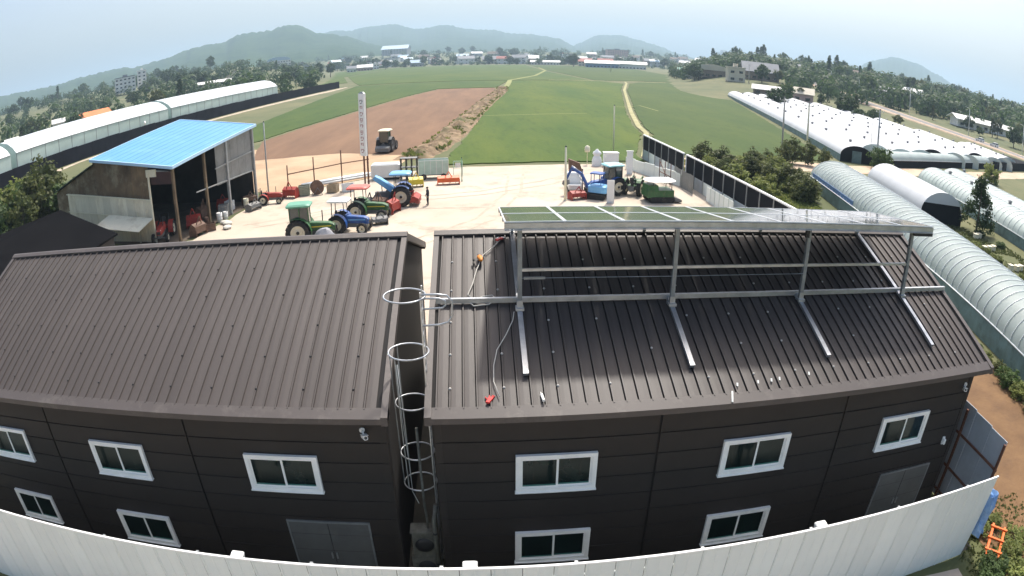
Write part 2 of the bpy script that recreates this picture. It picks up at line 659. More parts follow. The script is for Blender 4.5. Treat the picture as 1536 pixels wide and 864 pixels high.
def trunk_mesh(name, h, r, rx, zc, seed):
    rng = random.Random(seed)
    b = MB()
    lean = rng.uniform(-0.05, 0.05) * h
    b.tube([(0, 0, -0.3), (lean * 0.3, 0, h * 0.35), (lean, 0, h * 0.75), (lean, 0, h)], [r * 1.25, r, r * 0.6, r * 0.2], 7)
    for k in range(4):
        a = k * 1.6 + rng.random()
        z = h * rng.uniform(0.35, 0.6)
        b.tube([(lean * 0.6, 0, z), (cos(a) * rx * 0.35, sin(a) * rx * 0.35, z + 0.15 * h), (cos(a) * rx * 0.65, sin(a) * rx * 0.65, z + 0.28 * h)], [r * 0.5, r * 0.35, r * 0.12], 5)
    return b.mesh(name)


TREE_KINDS = []
for k, (rx, rz, zc, h, clumps, per, lf, cone) in enumerate(((4.2, 4.0, 6.4, 9.0, 46, 34, 0.42, False), (3.4, 4.6, 6.6, 10, 44, 34, 0.38, False),
                                                           (5.2, 3.6, 5.6, 8.0, 54, 34, 0.45, False), (2.4, 5.2, 6.2, 10.5, 46, 30, 0.34, True))):
    tm = trunk_mesh('trunk', h, 0.24, rx, zc, 40 + k)
    tm.materials.append(M_BARK)
    TREE_KINDS.append((tm, crown('crown', rx, rz, zc, clumps, per, lf, 60 + k, cone)))
CROWN_VARIANTS = {}


def tree(kind, tone, loc, s, label, group=None, name='tree', sz=1.0):
    t = thing(name, label, 'tree', loc, rnd.random() * 6.28, group)
    t.scale = (s, s, s * sz)
    tm, cm = TREE_KINDS[kind]
    link('trunk', tm, t)
    key = (kind, tone)
    if key not in CROWN_VARIANTS:
        c = cm.copy()
        c.materials.clear()
        c.materials.append(M_LEAF[tone])
        CROWN_VARIANTS[key] = c
    link('crown', CROWN_VARIANTS[key], t)
    return t


# ---- hills from their ridge profiles (azimuth, elevation in degrees at the ridge distance)
M_HILL = mat('wooded_hillside', (0.022, 0.042, 0.014), 1.0, col2=(0.055, 0.085, 0.028), vscale=0.012, dirt=((0.015, 0.03, 0.01), 0.8, 0.05), bump=1.0, bscale=0.04, spec=0.0)


def hill(name, prof, D, rough, seed):
    a0, a1 = prof[0][0], prof[-1][0]
    n = 260
    rings = []
    for i in range(n + 1):
        a = a0 + (a1 - a0) * i / n
        for k in range(len(prof) - 1):
            if prof[k][0] <= a <= prof[k + 1][0]:
                fr = (a - prof[k][0]) / (prof[k + 1][0] - prof[k][0])
                fr = fr * fr * (3 - 2 * fr) * 0.5 + fr * 0.5
                el = prof[k][1] * (1 - fr) + prof[k + 1][1] * fr
                break
        H = HC + D * math.tan(radians(el))
        ring = []
        for q, hq in ((0.55, 0.0), (0.62, 0.10), (0.70, 0.28), (0.78, 0.47), (0.86, 0.68), (0.92, 0.85), (0.97, 0.965), (1.0, 1.0), (1.05, 0.94), (1.16, 0.6), (1.3, 0.2), (1.4, 0.0)):
            r = D * q
            x, y = r * sin(radians(a)), r * cos(radians(a))
            gul = 1 + (0.30 * mnoise.noise((x / 420, y / 420, seed)) + 0.13 * mnoise.noise((x / 140, y / 140, seed + 3))) * (1 - abs(2 * hq - 1)) * 1.4
            z = H * hq * gul + (hq > 0.2) * rough * (mnoise.noise((x / 22, y / 22, seed)) + 0.6 * mnoise.noise((x / 9, y / 9, seed)))
            ring.append((x, y, z if hq > 0 else -3))
        rings.append(ring)
    b = MB()
    b.loft(rings, smooth=True, closed=False, cap=False)
    return struct(b.build(name, M_HILL))


hill('hill_left', [(-62, 1.6), (-54, 2.3), (-44.1, 2.29), (-42.4, 2.16), (-40.8, 2.02), (-38.1, 1.96), (-35.9, 2.14), (-31.5, 2.25), (-30.9, 2.0), (-27.9, 2.28), (-25.8, 2.7), (-24.9, 2.92), (-22.2, 3.0),
                   (-20.9, 3.52), (-18.3, 3.55), (-16.3, 3.9), (-15.2, 3.66), (-13.8, 2.84), (-12.8, 2.75), (-11.2, 2.3), (-9.0, 1.5), (-6.5, 0.6), (-5, 0.05)], 2900, 7, 1.0)
hill('hill_center', [(-24, 0.3), (-18, 1.9), (-13.6, 2.67), (-12.4, 2.95), (-10.9, 2.8), (-9.4, 3.1), (-7.0, 3.2), (-5.0, 2.62), (-2.4, 2.92), (-0.7, 2.48), (1.7, 2.36), (3.4, 1.97), (4.6, 1.97), (6.1, 1.8), (7.5, 1.55), (8.6, 1.0), (9.4, 0.5), (10.5, 0.05)], 4700, 8, 5.0)
hill('hill_center', [(6.5, 0.05), (8.1, 0.5), (9.1, 1.1), (10.9, 1.98), (12.9, 2.06), (14.4, 1.72), (15.6, 1.43), (16.7, 1.14), (17.7, 0.75), (20, 0.3), (22, 0.05)], 5200, 8, 9.0)
hill('hill_right', [(31, 0.05), (33.3, 0.6), (34.2, 1.25), (35.8, 2.2), (37.9, 2.85), (40.1, 2.66), (42.0, 2.05), (43.8, 1.45), (45.4, 1.05), (48.3, 0.9), (52, 1.0), (58, 0.5), (62, 0.05)], 5000, 8, 13.0)


# ================================================================== THE TWO BROWN BUILDINGS
WY = 12.6                       # front wall plane
EY, EZ, RY, SLP = 12.23, 5.86, 19.06, 0.3444     # eave edge, ridge, slope
ANG = math.atan(SLP)


def rz(y):                      # height of the near roof slope
    return EZ + 0.06 + (y - EY) * SLP


M_ROOF = mat('brown_roof_steel', (0.066, 0.056, 0.052), 0.5, var=0.16, vscale=0.9, rand=0.09, dirt=((0.125, 0.11, 0.096), 0.65, 1.1), bump=0.02, bscale=3, spec=0.3, stretch=(1.6, 0.22, 1))
M_ROOF_GAP = mat('roof_joint_black', (0.012, 0.011, 0.011), 0.9)
M_TRIM = mat('brown_trim_steel', (0.078, 0.066, 0.061), 0.5, var=0.08, vscale=0.6, spec=0.4, dirt=((0.17, 0.15, 0.13), 0.5, 1.5))
M_WALL = mat('dark_brown_wall_board', (0.026, 0.021, 0.0185), 0.6, var=0.14, vscale=0.7, rand=0.10, spec=0.35)
M_WALLB = mat('wall_joint_brown', (0.018, 0.0145, 0.013), 0.8)
M_WHITE = mat('white_frame', (0.86, 0.85, 0.81), 0.4, var=0.05, vscale=1.5)
M_GLASS = mat('dark_window_glass', (0.005, 0.013, 0.012), 0.05, spec=0.35, var=0.4, vscale=0.8)
M_SILL_REFL = mat('green_sill_reflection', (0.05, 0.16, 0.14), 0.2)
M_DOOR = mat('grey_steel_door', (0.13, 0.135, 0.135), 0.5, var=0.12, vscale=1.2, dirt=((0.17, 0.18, 0.18), 0.8, 1.4), metal=0.3)
M_GALV = mat('galvanised_steel', (0.46, 0.48, 0.50), 0.38, metal=0.75, var=0.18, vscale=2.5)
M_GALVD = mat('dull_galvanised_steel', (0.27, 0.29, 0.30), 0.5, metal=0.6, var=0.2, vscale=2.0)
M_DARK = mat('dark_metal', (0.03, 0.03, 0.032), 0.5, metal=0.3)
M_SCREW = mat('pale_washer', (0.45, 0.43, 0.40), 0.5)
M_SCREWD = mat('dark_washer', (0.022, 0.02, 0.02), 0.6)

PITCH = 0.315


def panel_mesh(L):
    """One roof sheet with a raised seam, lying along +Y, sloped by the object's rotation."""
    b = MB()
    prof = [(0.0, 0.0), (0.0, 0.055), (0.03, 0.055), (0.042, 0.008), (0.15, 0.012), (0.288, 0.008), (0.288, -0.02), (0.0, -0.02)]
    b.loft([[(x, 0, z) for x, z in prof], [(x, L, z) for x, z in prof]])
    return b.mesh('roof_panel')


def window(parent, x, z, w=2.0, h=1.13, y=WY - 0.055, tint=0):
    t = 0.115
    b = MB()
    y0, y1 = y - 0.07, y + 0.02
    b.box(-w / 2, w / 2, y0, y1, h / 2 - t, h / 2)
    b.box(-w / 2, w / 2, y0, y1, -h / 2, -h / 2 + t)
    b.box(-w / 2, -w / 2 + t, y0 + 0.002, y1, -h / 2 + t, h / 2 - t)
    b.box(w / 2 - t, w / 2, y0 + 0.002, y1, -h / 2 + t, h / 2 - t)
    b.box(-w / 2 - 0.02, w / 2 + 0.02, y0 - 0.03, y1, -h / 2 - 0.03, -h / 2 + 0.002)
    win = b.build('window', M_WHITE, parent, (x, 0, z))
    for s in (-1, 1):
        b = MB()
        xa, xb = (-w / 2 + t, 0.05) if s < 0 else (-0.02, w / 2 - t)
        yf = y - 0.045 if s < 0 else y - 0.02
        f = 0.055
        b.box(xa, xb, yf, yf + 0.03, h / 2 - t - f * 0.7, h / 2 - t)
        b.box(xa, xb, yf, yf + 0.03, -h / 2 + t, -h / 2 + t + f)
        b.box(xa, xa + f, yf + 0.001, yf + 0.029, -h / 2 + t + f, h / 2 - t - f * 0.7)
        b.box(xb - f, xb, yf + 0.001, yf + 0.029, -h / 2 + t + f, h / 2 - t - f * 0.7)
        b.build('sash', M_WHITE, win)
        b = MB()
        b.box(xa + f, xb - f, yf + 0.012, yf + 0.02, -h / 2 + t + f, h / 2 - t - f * 0.7)
        b.build('pane', M_GLASS, win)
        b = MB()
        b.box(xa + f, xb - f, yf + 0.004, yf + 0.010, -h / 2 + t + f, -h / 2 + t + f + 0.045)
        b.build('sill_reflection', M_SILL_REFL, win)  # green strip paints the sill's reflection along the foot of the pane
    return win


def door(parent, x0, x1, ztop, y=WY - 0.03, marks=()):
    b = MB()
    b.box(x0 - 0.05, x1 + 0.05, y - 0.03, y + 0.02, ztop, ztop + 0.06)
    b.box(x0 - 0.05, x0, y - 0.03, y + 0.02, 0.1, ztop)
    b.box(x1, x1 + 0.05, y - 0.03, y + 0.02, 0.1, ztop)
    dr = b.build('door', M_GALVD, parent)
    xm = (x0 + x1) / 2
    for a, c in ((x0, xm - 0.006), (xm + 0.006, x1)):
        b = MB()
        b.box(a + 0.004, c - 0.004, y - 0.018, y + 0.02, 0.12, ztop - 0.006)
        b.build('door_leaf', M_DOOR, dr)
    b = MB()
    b.box(xm - 0.09, xm - 0.05, y - 0.06, y - 0.018, 1.0, 1.22)
    b.box(xm + 0.05, xm + 0.09, y - 0.06, y - 0.018, 1.0, 1.22)
    b.build_each('handle', M_GALV, dr)
    return dr


def brown_building(label, rx0, rx1, wx0, wx1, joints, wins, doors, screw_mat):
    t = thing('brown_warehouse', label, 'building', (0, 0, 0))
    BY = 2 * RY - WY            # back wall
    # wall core with gables
    b = MB()
    top = EZ - 0.10
    gz = EZ + (RY - EY) * SLP - 0.12
    prof = [(WY + 0.03, 0), (WY + 0.03, top), (RY, gz), (BY, top), (BY, 0)]
    b.loft([[(wx0, y, z) for y, z in prof], [(wx1, y, z) for y, z in prof]])
    wall = b.build('wall', M_WALLB, t)
    rows = 9
    bh = 0.62
    off = 0.06
    cache = {}
    js = [wx0] + joints + [wx1]
    for k in range(len(js) - 1):
        a, c = js[k] + (0.0 if k == 0 else 0.03), js[k + 1] - (0.0 if k == len(js) - 2 else 0.03)
        L = round(c - a, 3)
        if L not in cache:
            b = MB()
            h = bh - 0.002
            prof = [(0.05, 0), (0.0, 0), (0.0, h - 0.012), (-0.03, h - 0.008), (-0.028, h - 0.001), (0.05, h)]
            b.loft([[(0, y, z) for y, z in reversed(prof)], [(L, y, z) for y, z in reversed(prof)]])
            cache[L] = b.mesh('wall_board')
            cache[L].materials.append(M_WALL)
        for r in range(rows):
            link('wall_board', cache[L], wall, (a, WY - 0.02, off + r * bh))
    # corner trims
    for x in (wx0, wx1):
        b = MB()
        s = -1 if x == wx0 else 1
        b.box(min(x - s * 0.16, x + s * 0.02), max(x - s * 0.16, x + s * 0.02), WY - 0.034, WY + 0.2, 0, top)
        b.build('corner_trim', M_WALL, wall)
    # roof
    b = MB()
    fy = 2 * RY - EY
    for s, ya in ((1, EY + 0.3), (-1, fy - 0.3)):
        za = EZ + 0.0 + 0.3 * SLP
        zr = EZ + (RY - EY) * SLP
        b.loft([[(rx0 + 0.05, ya, za), (rx0 + 0.05, RY, zr), (rx0 + 0.05, RY, zr - 0.1), (rx0 + 0.05, ya, za - 0.1)],
                [(rx1 - 0.05, ya, za), (rx1 - 0.05, RY, zr), (rx1 - 0.05, RY, zr - 0.1), (rx1 - 0.05, ya, za - 0.1)]])
    roof = b.build('roof', M_ROOF_GAP, t)
    L = (RY - 0.16 - (EY + 0.27)) / cos(ANG)
    pm = panel_mesh(L)
    pm.materials.append(M_ROOF)
    n = int((rx1 - rx0 - 0.30) / PITCH)
    x00 = rx0 + ((rx1 - rx0) - n * PITCH) / 2
    seams = []
    for i in range(n):
        x = x00 + i * PITCH
        link('roof_panel', pm, roof, (x, EY + 0.27, rz(EY + 0.27) - 0.03), (ANG, 0, 0))
        seams.append(x)
        link('roof_panel', pm, roof, (x + 0.3, 2 * RY - EY - 0.27, rz(EY + 0.27) - 0.03), (ANG, 0, pi))
    # eave flashing, ridge cap, verge trims
    b = MB()
    for sgn in (1, -1):
        def Y(y):
            return y if sgn > 0 else 2 * RY - y
        pr = [(Y(EY), EZ - 0.10), (Y(EY), EZ + 0.055), (Y(EY + 0.30), rz(EY + 0.30) + 0.02), (Y(EY + 0.36), rz(EY + 0.36) - 0.05), (Y(EY + 0.36), EZ - 0.10)]
        if sgn < 0:
            pr = pr[::-1]
        b.loft([[(rx0, y, z) for y, z in pr], [(rx1, y, z) for y, z in pr]])
    b.build_each('eave_flashing', M_TRIM, roof)
    b = MB()
    zr = rz(RY)
    pr = [(RY - 0.2, zr - 0.055), (RY - 0.2, zr + 0.0), (RY - 0.05, zr + 0.07), (RY + 0.05, zr + 0.07), (RY + 0.2, zr + 0.0), (RY + 0.2, zr - 0.055)]
    b.loft([[(rx0 - 0.003, y, z) for y, z in pr], [(rx1 + 0.003, y, z) for y, z in pr]])
    b.build('ridge_cap', M_TRIM, roof)
    for x, w in ((rx0, 0.16), (rx1 - 0.16, 0.16)):
        b = MB()
        for sgn in (1, -1):
            def Y(y):
                return y if sgn > 0 else 2 * RY - y
            rings = []
            for y in (EY + 0.002, RY - 0.004):
                rings.append([(x - 0.002, Y(y), rz(y) - 0.20), (x - 0.002, Y(y), rz(y) + 0.035), (x + w, Y(y), rz(y) + 0.035), (x + w, Y(y), rz(y) - 0.20)])
            if sgn < 0:
                rings = rings[::-1]
            b.loft(rings)
        b.build_each('verge_trim', M_TRIM, roof)
    b = MB()
    rr = random.Random(int(rx0 * 10))
    for k, y in enumerate((13.05, 14.1, 15.2, 16.4, 17.6)):
        for i in range(k % 2 * 0 + 1, n, 4):
            x = seams[i] + 0.016
            if rr.random() < 0.12:
                continue
            b.lathe([(0.034, 0.0), (0.034, 0.014), (0.012, 0.028)], 8, 'z', Matrix.Translation((x, y, rz(y) + 0.03)) @ Matrix.Rotation(ANG, 4, 'X'))
    so = b.build('roof_screws', screw_mat, roof)
    so['kind'] = 'stuff'
    for x, z in wins:
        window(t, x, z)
    for d in doors:
        door(t, *d)
    return t


ZU, ZL = 4.05, 1.47
bldA = brown_building('dark brown steel warehouse on the left with bare ribbed roof', -18.72, -2.12, -18.45, -2.27, [-18.2, -12.95, -7.68],
                      [(-15.3, ZU), (-10.3, ZU), (-5.08, ZU), (-15.3, ZL), (-10.28, ZL)], [(-5.32, -3.08, 2.34)], M_SCREWD)
bldB = brown_building('dark brown steel warehouse on the right carrying the solar rack', -1.28, 15.92, -1.1, 15.27, [4.33, 9.84],
                      [(1.8, ZU), (7.13, ZU), (12.43, ZU), (1.79, ZL), (7.11, ZL)], [(12.2, 14.4, 2.36)], M_SCREW)
# warning stickers and scuffs on the doors
M_STICK = mat('yellow_sticker', (0.55, 0.42, 0.06), 0.6)
M_PALE = mat('pale_paint', (0.55, 0.57, 0.55), 0.6, var=0.1, vscale=3)

# ---- cage ladder in the gap
t = thing('cage_ladder', 'galvanised cage ladder with safety hoops rising in the gap between the warehouses', 'ladder', (-1.62, 13.4, 0))
for s in (-0.22, 0.22):
    b = MB()
    b.bar((0.36, s, 0.0), (0.36, s, 8.6), 0.03, 0.06)
    b.build('stile', M_GALV, t)
for k in range(27):
    b = MB()
    b.tube([(0.36, -0.22, 0.3 + k * 0.3), (0.36, 0.22, 0.3 + k * 0.3)], 0.013, 6)
    b.build('rung', M_GALV, t)
for z in (8.45, 7.05, 5.68, 4.2, 3.2):
    b = MB()
    R_ = 0.43 if z < 7 else 0.48
    b.tube([(-0.02 + R_ * cos(a) * 1.0, R_ * 0.95 * sin(a), z) for a in [2 * pi * i / 28 for i in range(28)]], 0.021, 6, closed=True)
    b.build('safety_hoop', M_GALV, t)
for a in (2.3, 3.14, 4.0):
    b = MB()
    b.bar((-0.02 + 0.43 * cos(a), 0.41 * sin(a), 3.2), (-0.02 + 0.46 * cos(a), 0.44 * sin(a), 7.05), 0.03, 0.006)
    b.build('cage_strap', M_GALVD, t)
b = MB()
b.tube([(0.36, -0.22, 8.55), (0.75, -0.22, 8.55), (0.95, -0.22, 8.52), (1.06, -0.22, 8.38), (1.06, -0.22, 8.05), (0.97, -0.22, 7.88), (0.75, -0.22, 7.82), (0.36, -0.22, 7.80)], 0.024, 6)
b.build('handrail', M_GALV, t)
b = MB()
b.tube([(0.36, 0.22, 8.28), (0.75, 0.22, 8.28), (0.88, 0.22, 8.22), (0.9, 0.22, 8.12), (0.82, 0.22, 8.04), (0.36, 0.22, 8.02)], 0.024, 6)
b.build('handrail', M_GALV, t)

# clutter standing in the gap
t = thing('condenser_stack', 'grimy grey condenser unit standing in the gap between the warehouses', 'condenser', (-1.68, 12.95, 0))
M_GRIME = mat('grimy_grey_casing', (0.12, 0.12, 0.10), 0.75, var=0.4, vscale=2.5, dirt=((0.06, 0.055, 0.04), 0.9, 3.0))
b = MB()
b.box(-0.36, 0.36, -0.18, 0.18, 0.0, 0.08)
b.box(-0.38, 0.38, -0.2, 0.2, 0.08, 0.95)
b.build('lower_casing', M_GRIME, t)
b = MB()
b.box(-0.3, 0.33, -0.18, 0.18, 0.95, 1.85)
b.box(-0.34, 0.36, -0.21, 0.21, 1.85, 1.9)
b.build('upper_casing', M_GRIME, t)
for z in (0.52, 1.4):
    b = MB()
    b.lathe([(0.05, -0.235), (0.24, -0.23), (0.26, -0.195)], 18, 'y', Matrix.Translation((0.02, 0, z)))
    b.build('fan_grille', M_DARK, t)
b = MB()
b.tube([(0.15, 0.0, 1.9), (0.15, 0.0, 2.3), (0.12, 0.02, 2.7), (0.12, 0.02, 5.2)], 0.035, 7)
b.build('pipe', M_GRIME, t)
t = thing('drain_cover', 'pale weathered drain pipe at the mouth of the gap', 'pipe', (-1.33, 12.72, 0))
b = MB()
b.tube([(0, 0, 0), (0, 0, 2.4), (0.05, 0.04, 2.6), (0.08, 0.06, 2.9)], 0.06, 8)
b.build('pipe_body', M_GRIME, t)
b = MB()
for z in (0.7, 1.9):
    b.lathe([(0.072, -0.03), (0.072, 0.03)], 8, 'z', Matrix.Translation((0, 0, z)))
b.build_each('bracket', M_DARK, t)
b = MB()
for s in (0, 1):
    b.tube([(-2.0 + s * 0.04, 13.6, 6.6), (-1.95 + s * 0.05, 13.4, 5.2), (-1.88, 13.3, 4.0), (-1.86, 13.2, 3.0), (-1.7, 13.0, 2.75)], 0.011, 5)
tag(b.build('loose_cable', M_PALE), 'thin pale cable hanging down the gap between the warehouses', 'cable')


def cctv(loc, rz_, label, s=1.0):
    t = thing('security_camera', label, 'camera', loc, rz_)
    t.scale = (s, s, s)
    b = MB()
    b.lathe([(0.07, 0.0), (0.07, -0.03)], 12, 'y')
    b.tube([(0, -0.02, 0), (0, -0.10, -0.02), (0, -0.13, -0.08)], 0.02, 6)
    b.build('bracket', M_WHITE, t)
    b = MB()
    rings = [[(x * 0.001 + 0, 0, 0) for x in range(0)]]
    b = MB()
    Mx = Matrix.Translation((0, -0.16, -0.11)) @ Matrix.Rotation(radians(-20), 4, 'X')
    b.loft([[(x, y, z) for x, z in rounded_rect(0.11, 0.11, 0.04)] for y in (0.13, -0.15)], M=Mx)
    b.build('camera_body', M_WHITE, t)
    b = MB()
    b.box(-0.07, 0.07, -0.2, 0.1, 0.058, 0.066, M=Mx)
    b.build('sunshield', M_WHITE, t)
    b = MB()
    b.lathe([(0.04, -0.151), (0.035, -0.165), (0.01, -0.166)], 12, 'y', Mx)
    b.build('lens', M_DARK, t)
    return t


cctv((-2.83, WY - 0.02, 5.40), radians(25), 'white security camera under the eave of the left warehouse near the gap')
cctv((14.95, WY - 0.02, 5.30), radians(-35), 'white security camera under the far right eave corner of the right warehouse')


def wall_lamp(loc, label):
    t = thing('wall_lamp', label, 'lamp', loc)
    b = MB()
    b.box(-0.05, 0.05, -0.05, 0.0, -0.14, 0.14)
    b.build('housing', M_WHITE, t)
    b = MB()
    b.loft([[(x, -0.05 - d, z) for x, z in rounded_rect(w, 0.2, 0.03)] for w, d in ((0.11, 0), (0.10, 0.07), (0.06, 0.1))])
    b.build('lamp_shade', M_WHITE, t)


wall_lamp((14.72, WY - 0.02, 3.25), 'small white wall lamp above the steel door of the right warehouse')

# ================================================================== SOLAR RACK
t = thing('solar_rack', 'raised galvanised rack of solar panels standing on the right roof slope', 'solar array', (0, 0, 0))
PX = [1.1, 5.25, 9.37, 13.52]
PYN, PZN, PYF, PZF = 15.2, 9.62, 19.2, 9.02
def pz(y):
    return PZN + (y - PYN) / (PYF - PYN) * (PZF - PZN)


for i, x in enumerate(PX):
    b = MB()
    ye = 18.95 if i in (0, 3) else 15.9
    b.bar((x, 13.37, rz(13.37) + 0.08), (x, ye, rz(ye) + 0.08), 0.13, 0.09)
    b.build('sloped_rail', M_GALV, t)
    py = 15.55
    b = MB()
    b.bar((x, py, rz(py) + 0.1), (x, py, pz(py) - 0.22), 0.115, 0.115)
    po = b.build('post', M_GALVD, t)
    b = MB()
    b.box(x - 0.11, x + 0.11, py - 0.14, py + 0.12, rz(py) + 0.09, rz(py) + 0.16)
    b.box(x - 0.075, x + 0.075, py - 0.085, py - 0.06, rz(py) + 0.16, rz(py) + 0.36)
    b.build('base_bracket', M_GALV, po)
    b = MB()
    b.bar((x, 18.85, rz(18.85) + 0.1), (x, 18.85, pz(18.85) - 0.22), 0.09, 0.09)
    b.build('rear_post', M_GALVD, t)
    b = MB()
    b.bar((x, PYN + 0.1, pz(PYN + 0.1) - 0.15), (x, PYF - 0.15, pz(PYF - 0.15) - 0.15), 0.1, 0.12)
    b.build('rafter', M_GALVD, t)
b = MB()
b.bar((-1.1, 15.92, rz(15.92) + 0.10), (15.9, 15.82, rz(15.82) + 0.10), 0.10, 0.13)
b.build('base_beam', M_GALV, t)
b = MB()
b.bar((1.16, 15.55, 8.24), (13.6, 15.55, 8.25), 0.06, 0.075)
b.build('cross_bar', M_GALV, t)
b = MB()
b.tube([(1.16, 15.5, 8.03), (5.2, 15.5, 8.0), (9.4, 15.5, 8.0)], 0.012, 5)
b.box(1.2, 1.75, 15.47, 15.53, 8.0, 8.06)
b.build('cable_conduit', M_GALVD, t)
for y, h in ((PYN + 0.05, 0.16), (16.5, 0.1), (17.9, 0.1), (PYF - 0.08, 0.12)):
    b = MB()
    x0, x1 = 0.70, 14.22
    b.box(x0, x1, y - 0.035, y + 0.035, pz(y) - 0.045 - h, pz(y) - 0.045)
    if y < 15.5:
        b.box(x0, x1, y - 0.10, y - 0.036, pz(y) - 0.06 - h, pz(y) - 0.05 - h)
    b.build('purlin', M_GALV, t)
M_CELL = mat('solar_cell', (0.012, 0.016, 0.026), 0.09, spec=0.6, coat=0.5, var=0.1, vscale=1.2, rand=0.1)
n_, l_ = M_CELL.node_tree.nodes, M_CELL.node_tree.links
br = n_.new('ShaderNodeTexBrick')
br.offset = 0
br.inputs['Scale'].default_value = 1.0
br.inputs['Mortar Size'].default_value = 0.006
br.inputs['Brick Width'].default_value = 0.165
br.inputs['Row Height'].default_value = 0.165
br.inputs['Mortar'].default_value = (0.11, 0.12, 0.125, 1)
br.inputs['Color1'].default_value = (0.012, 0.016, 0.026, 1)
br.inputs['Color2'].default_value = (0.015, 0.02, 0.03, 1)
tcn = n_.new('ShaderNodeTexCoord')
l_.new(tcn.outputs['Object'], br.inputs['Vector'])
l_.new(br.outputs['Color'], n_['Principled BSDF'].inputs['Base Color'])
M_FRAME = mat('aluminium_frame', (0.62, 0.64, 0.66), 0.35, metal=0.5)
NCOL, PW, PL = 9, 1.50, 2.01
pang = -math.atan((PZN - PZF) / (PYF - PYN))
fb, gb = MB(), MB()
fw = 0.04
fb.box(0, PW - 0.012, 0, fw, -0.035, 0.0)
fb.box(0, PW - 0.012, PL - 0.03 - fw, PL - 0.03, -0.035, 0.0)
fb.box(0, fw, fw, PL - 0.03 - fw, -0.034, 0.001)
fb.box(PW - 0.012 - fw, PW - 0.012, fw, PL - 0.03 - fw, -0.034, 0.001)
gb.box(fw, PW - 0.012 - fw, fw, PL - 0.03 - fw, -0.02, -0.006)
fm, gm = fb.mesh('solar_panel'), gb.mesh('cell_glass')
fm.materials.append(M_FRAME)
gm.materials.append(M_CELL)
for r in range(2):
    for c in range(NCOL):
        y = PYN + r * PL * cos(pang)
        p = link('solar_panel', fm, t, (0.70 + c * PW, y, pz(y) + 0.0), (pang, 0, 0))
        link('cell_glass', gm, p)
b = MB()
b.box(13.45, 14.3, 15.3, 15.42, 9.25, 9.36)
b.box(9.2, 9.32, 15.42, 15.5, 9.1, 9.36)
b.build_each('end_bracket', M_DARK, t)

# ---- things left lying on the right roof
M_ORANGE = mat('orange_plastic', (0.75, 0.25, 0.03), 0.5)
M_RED = mat('red_plastic', (0.55, 0.035, 0.03), 0.5)
M_ROPE = mat('pale_rope', (0.55, 0.52, 0.46), 0.85)
t = thing('cordless_drill', 'orange power tool lying on the right roof left of the rack', 'power tool', (0.1, 17.69, rz(17.69) + 0.09), radians(100))
b = MB()
b.lathe([(0.03, -0.26), (0.055, -0.2), (0.075, -0.1), (0.075, 0.06), (0.05, 0.1)], 10, 'x')
b.build('motor_body', M_ORANGE, t)
b = MB()
b.lathe([(0.02, 0.1), (0.035, 0.12), (0.035, 0.2), (0.012, 0.22), (0.008, 0.34)], 10, 'x')
b.build('chuck', M_DARK, t)
b = MB()
b.loft([[(x - 0.1, y, 0) for x, y in rounded_rect(0.08, 0.06, 0.02)], [(x - 0.13, y + 0.16, -0.02) for x, y in rounded_rect(0.08, 0.06, 0.02)], [(x - 0.13, y + 0.2, -0.02) for x, y in rounded_rect(0.14, 0.08, 0.02)]])
b.build('grip', M_DARK, t)


def glove(loc, rz_, label, m2):
    t = thing('work_glove', label, 'glove', loc, rz_)
    b = MB()
    b.loft([[(x, y, z + 0.03) for y, z in rounded_rect(w, 0.05, 0.02)] for x, w in ((-0.16, 0.10), (-0.05, 0.10), (0.02, 0.13), (0.1, 0.125))])
    b.build('palm', M_RED, t)
    b = MB()
    for k, (L, yy) in enumerate(((0.09, -0.048), (0.115, -0.016), (0.11, 0.016), (0.08, 0.046))):
        b.tube([(0.09, yy, 0.03), (0.09 + L * 0.6, yy * 1.2, 0.045), (0.09 + L, yy * 1.3, 0.02)], [0.017, 0.016, 0.011], 6)
    b.tube([(-0.03, 0.05, 0.03), (0.02, 0.11, 0.04), (0.07, 0.13, 0.03)], [0.02, 0.018, 0.012], 6)
    b.build('fingers', m2, t)


glove((0.72, 18.6, rz(18.6) + 0.03), 0.8, 'red and white work glove near the ridge beside the rack', M_WHITE)
glove((0.22, 12.72, rz(12.72) + 0.0), 1.2, 'red work glove on the eave edge below the rack', M_RED)
t = thing('caulk_tube', 'white sealant tube lying at the eave of the right roof', 'tube', (1.43, 12.72, rz(12.72) + 0.05), radians(95))
b = MB()
b.lathe([(0.035, -0.17), (0.035, 0.12), (0.012, 0.14), (0.008, 0.24)], 10, 'x')
b.build('tube_body', M_WHITE, t)
def rp(x, y, d=0.03):
    return (x, y, rz(y) + d + 0.03)
b = MB()
b.tube([rp(0.72, 18.55), rp(0.5, 18.2), rp(0.2, 17.85), rp(0.0, 17.2), rp(-0.12, 16.6), rp(-0.25, 16.2), rp(-0.1, 15.98), rp(0.15, 16.1), rp(0.4, 16.15), rp(0.5, 16.0), rp(0.3, 15.8), rp(-0.1, 15.75), rp(-0.25, 15.95)], 0.018, 5)
tag(b.build('safety_rope', M_ROPE), 'pale rope coiled beside the drill on the right roof', 'rope')
b = MB()
b.tube([rp(0.95, 15.5), rp(0.9, 15.2), rp(0.7, 14.7), rp(0.45, 14.2), rp(0.35, 13.7), rp(0.33, 13.2), rp(0.45, 12.75)], 0.013, 5)
tag(b.build('thin_cable', M_ROPE), 'thin pale cable trailing down the right roof from the base beam', 'cable')
rr = random.Random(5)
for k, (x, y) in enumerate(((6.05, 12.40), (6.3, 12.75), (6.9, 12.78), (7.3, 12.8), (7.55, 12.82), (8.5, 12.9))):
    b = MB()
    L = 0.16 if k == 0 else 0.05
    b.bar(rp(x - L * 0.3, y - L, 0.0), rp(x + L * 0.3, y + L, 0.0), 0.045, 0.02)
    tag(b.build('metal_scrap', M_PALE), '%s pale offcut from the left along the eave of the right roof' % ORD[k], 'scrap', 'pale offcuts along the right eave')


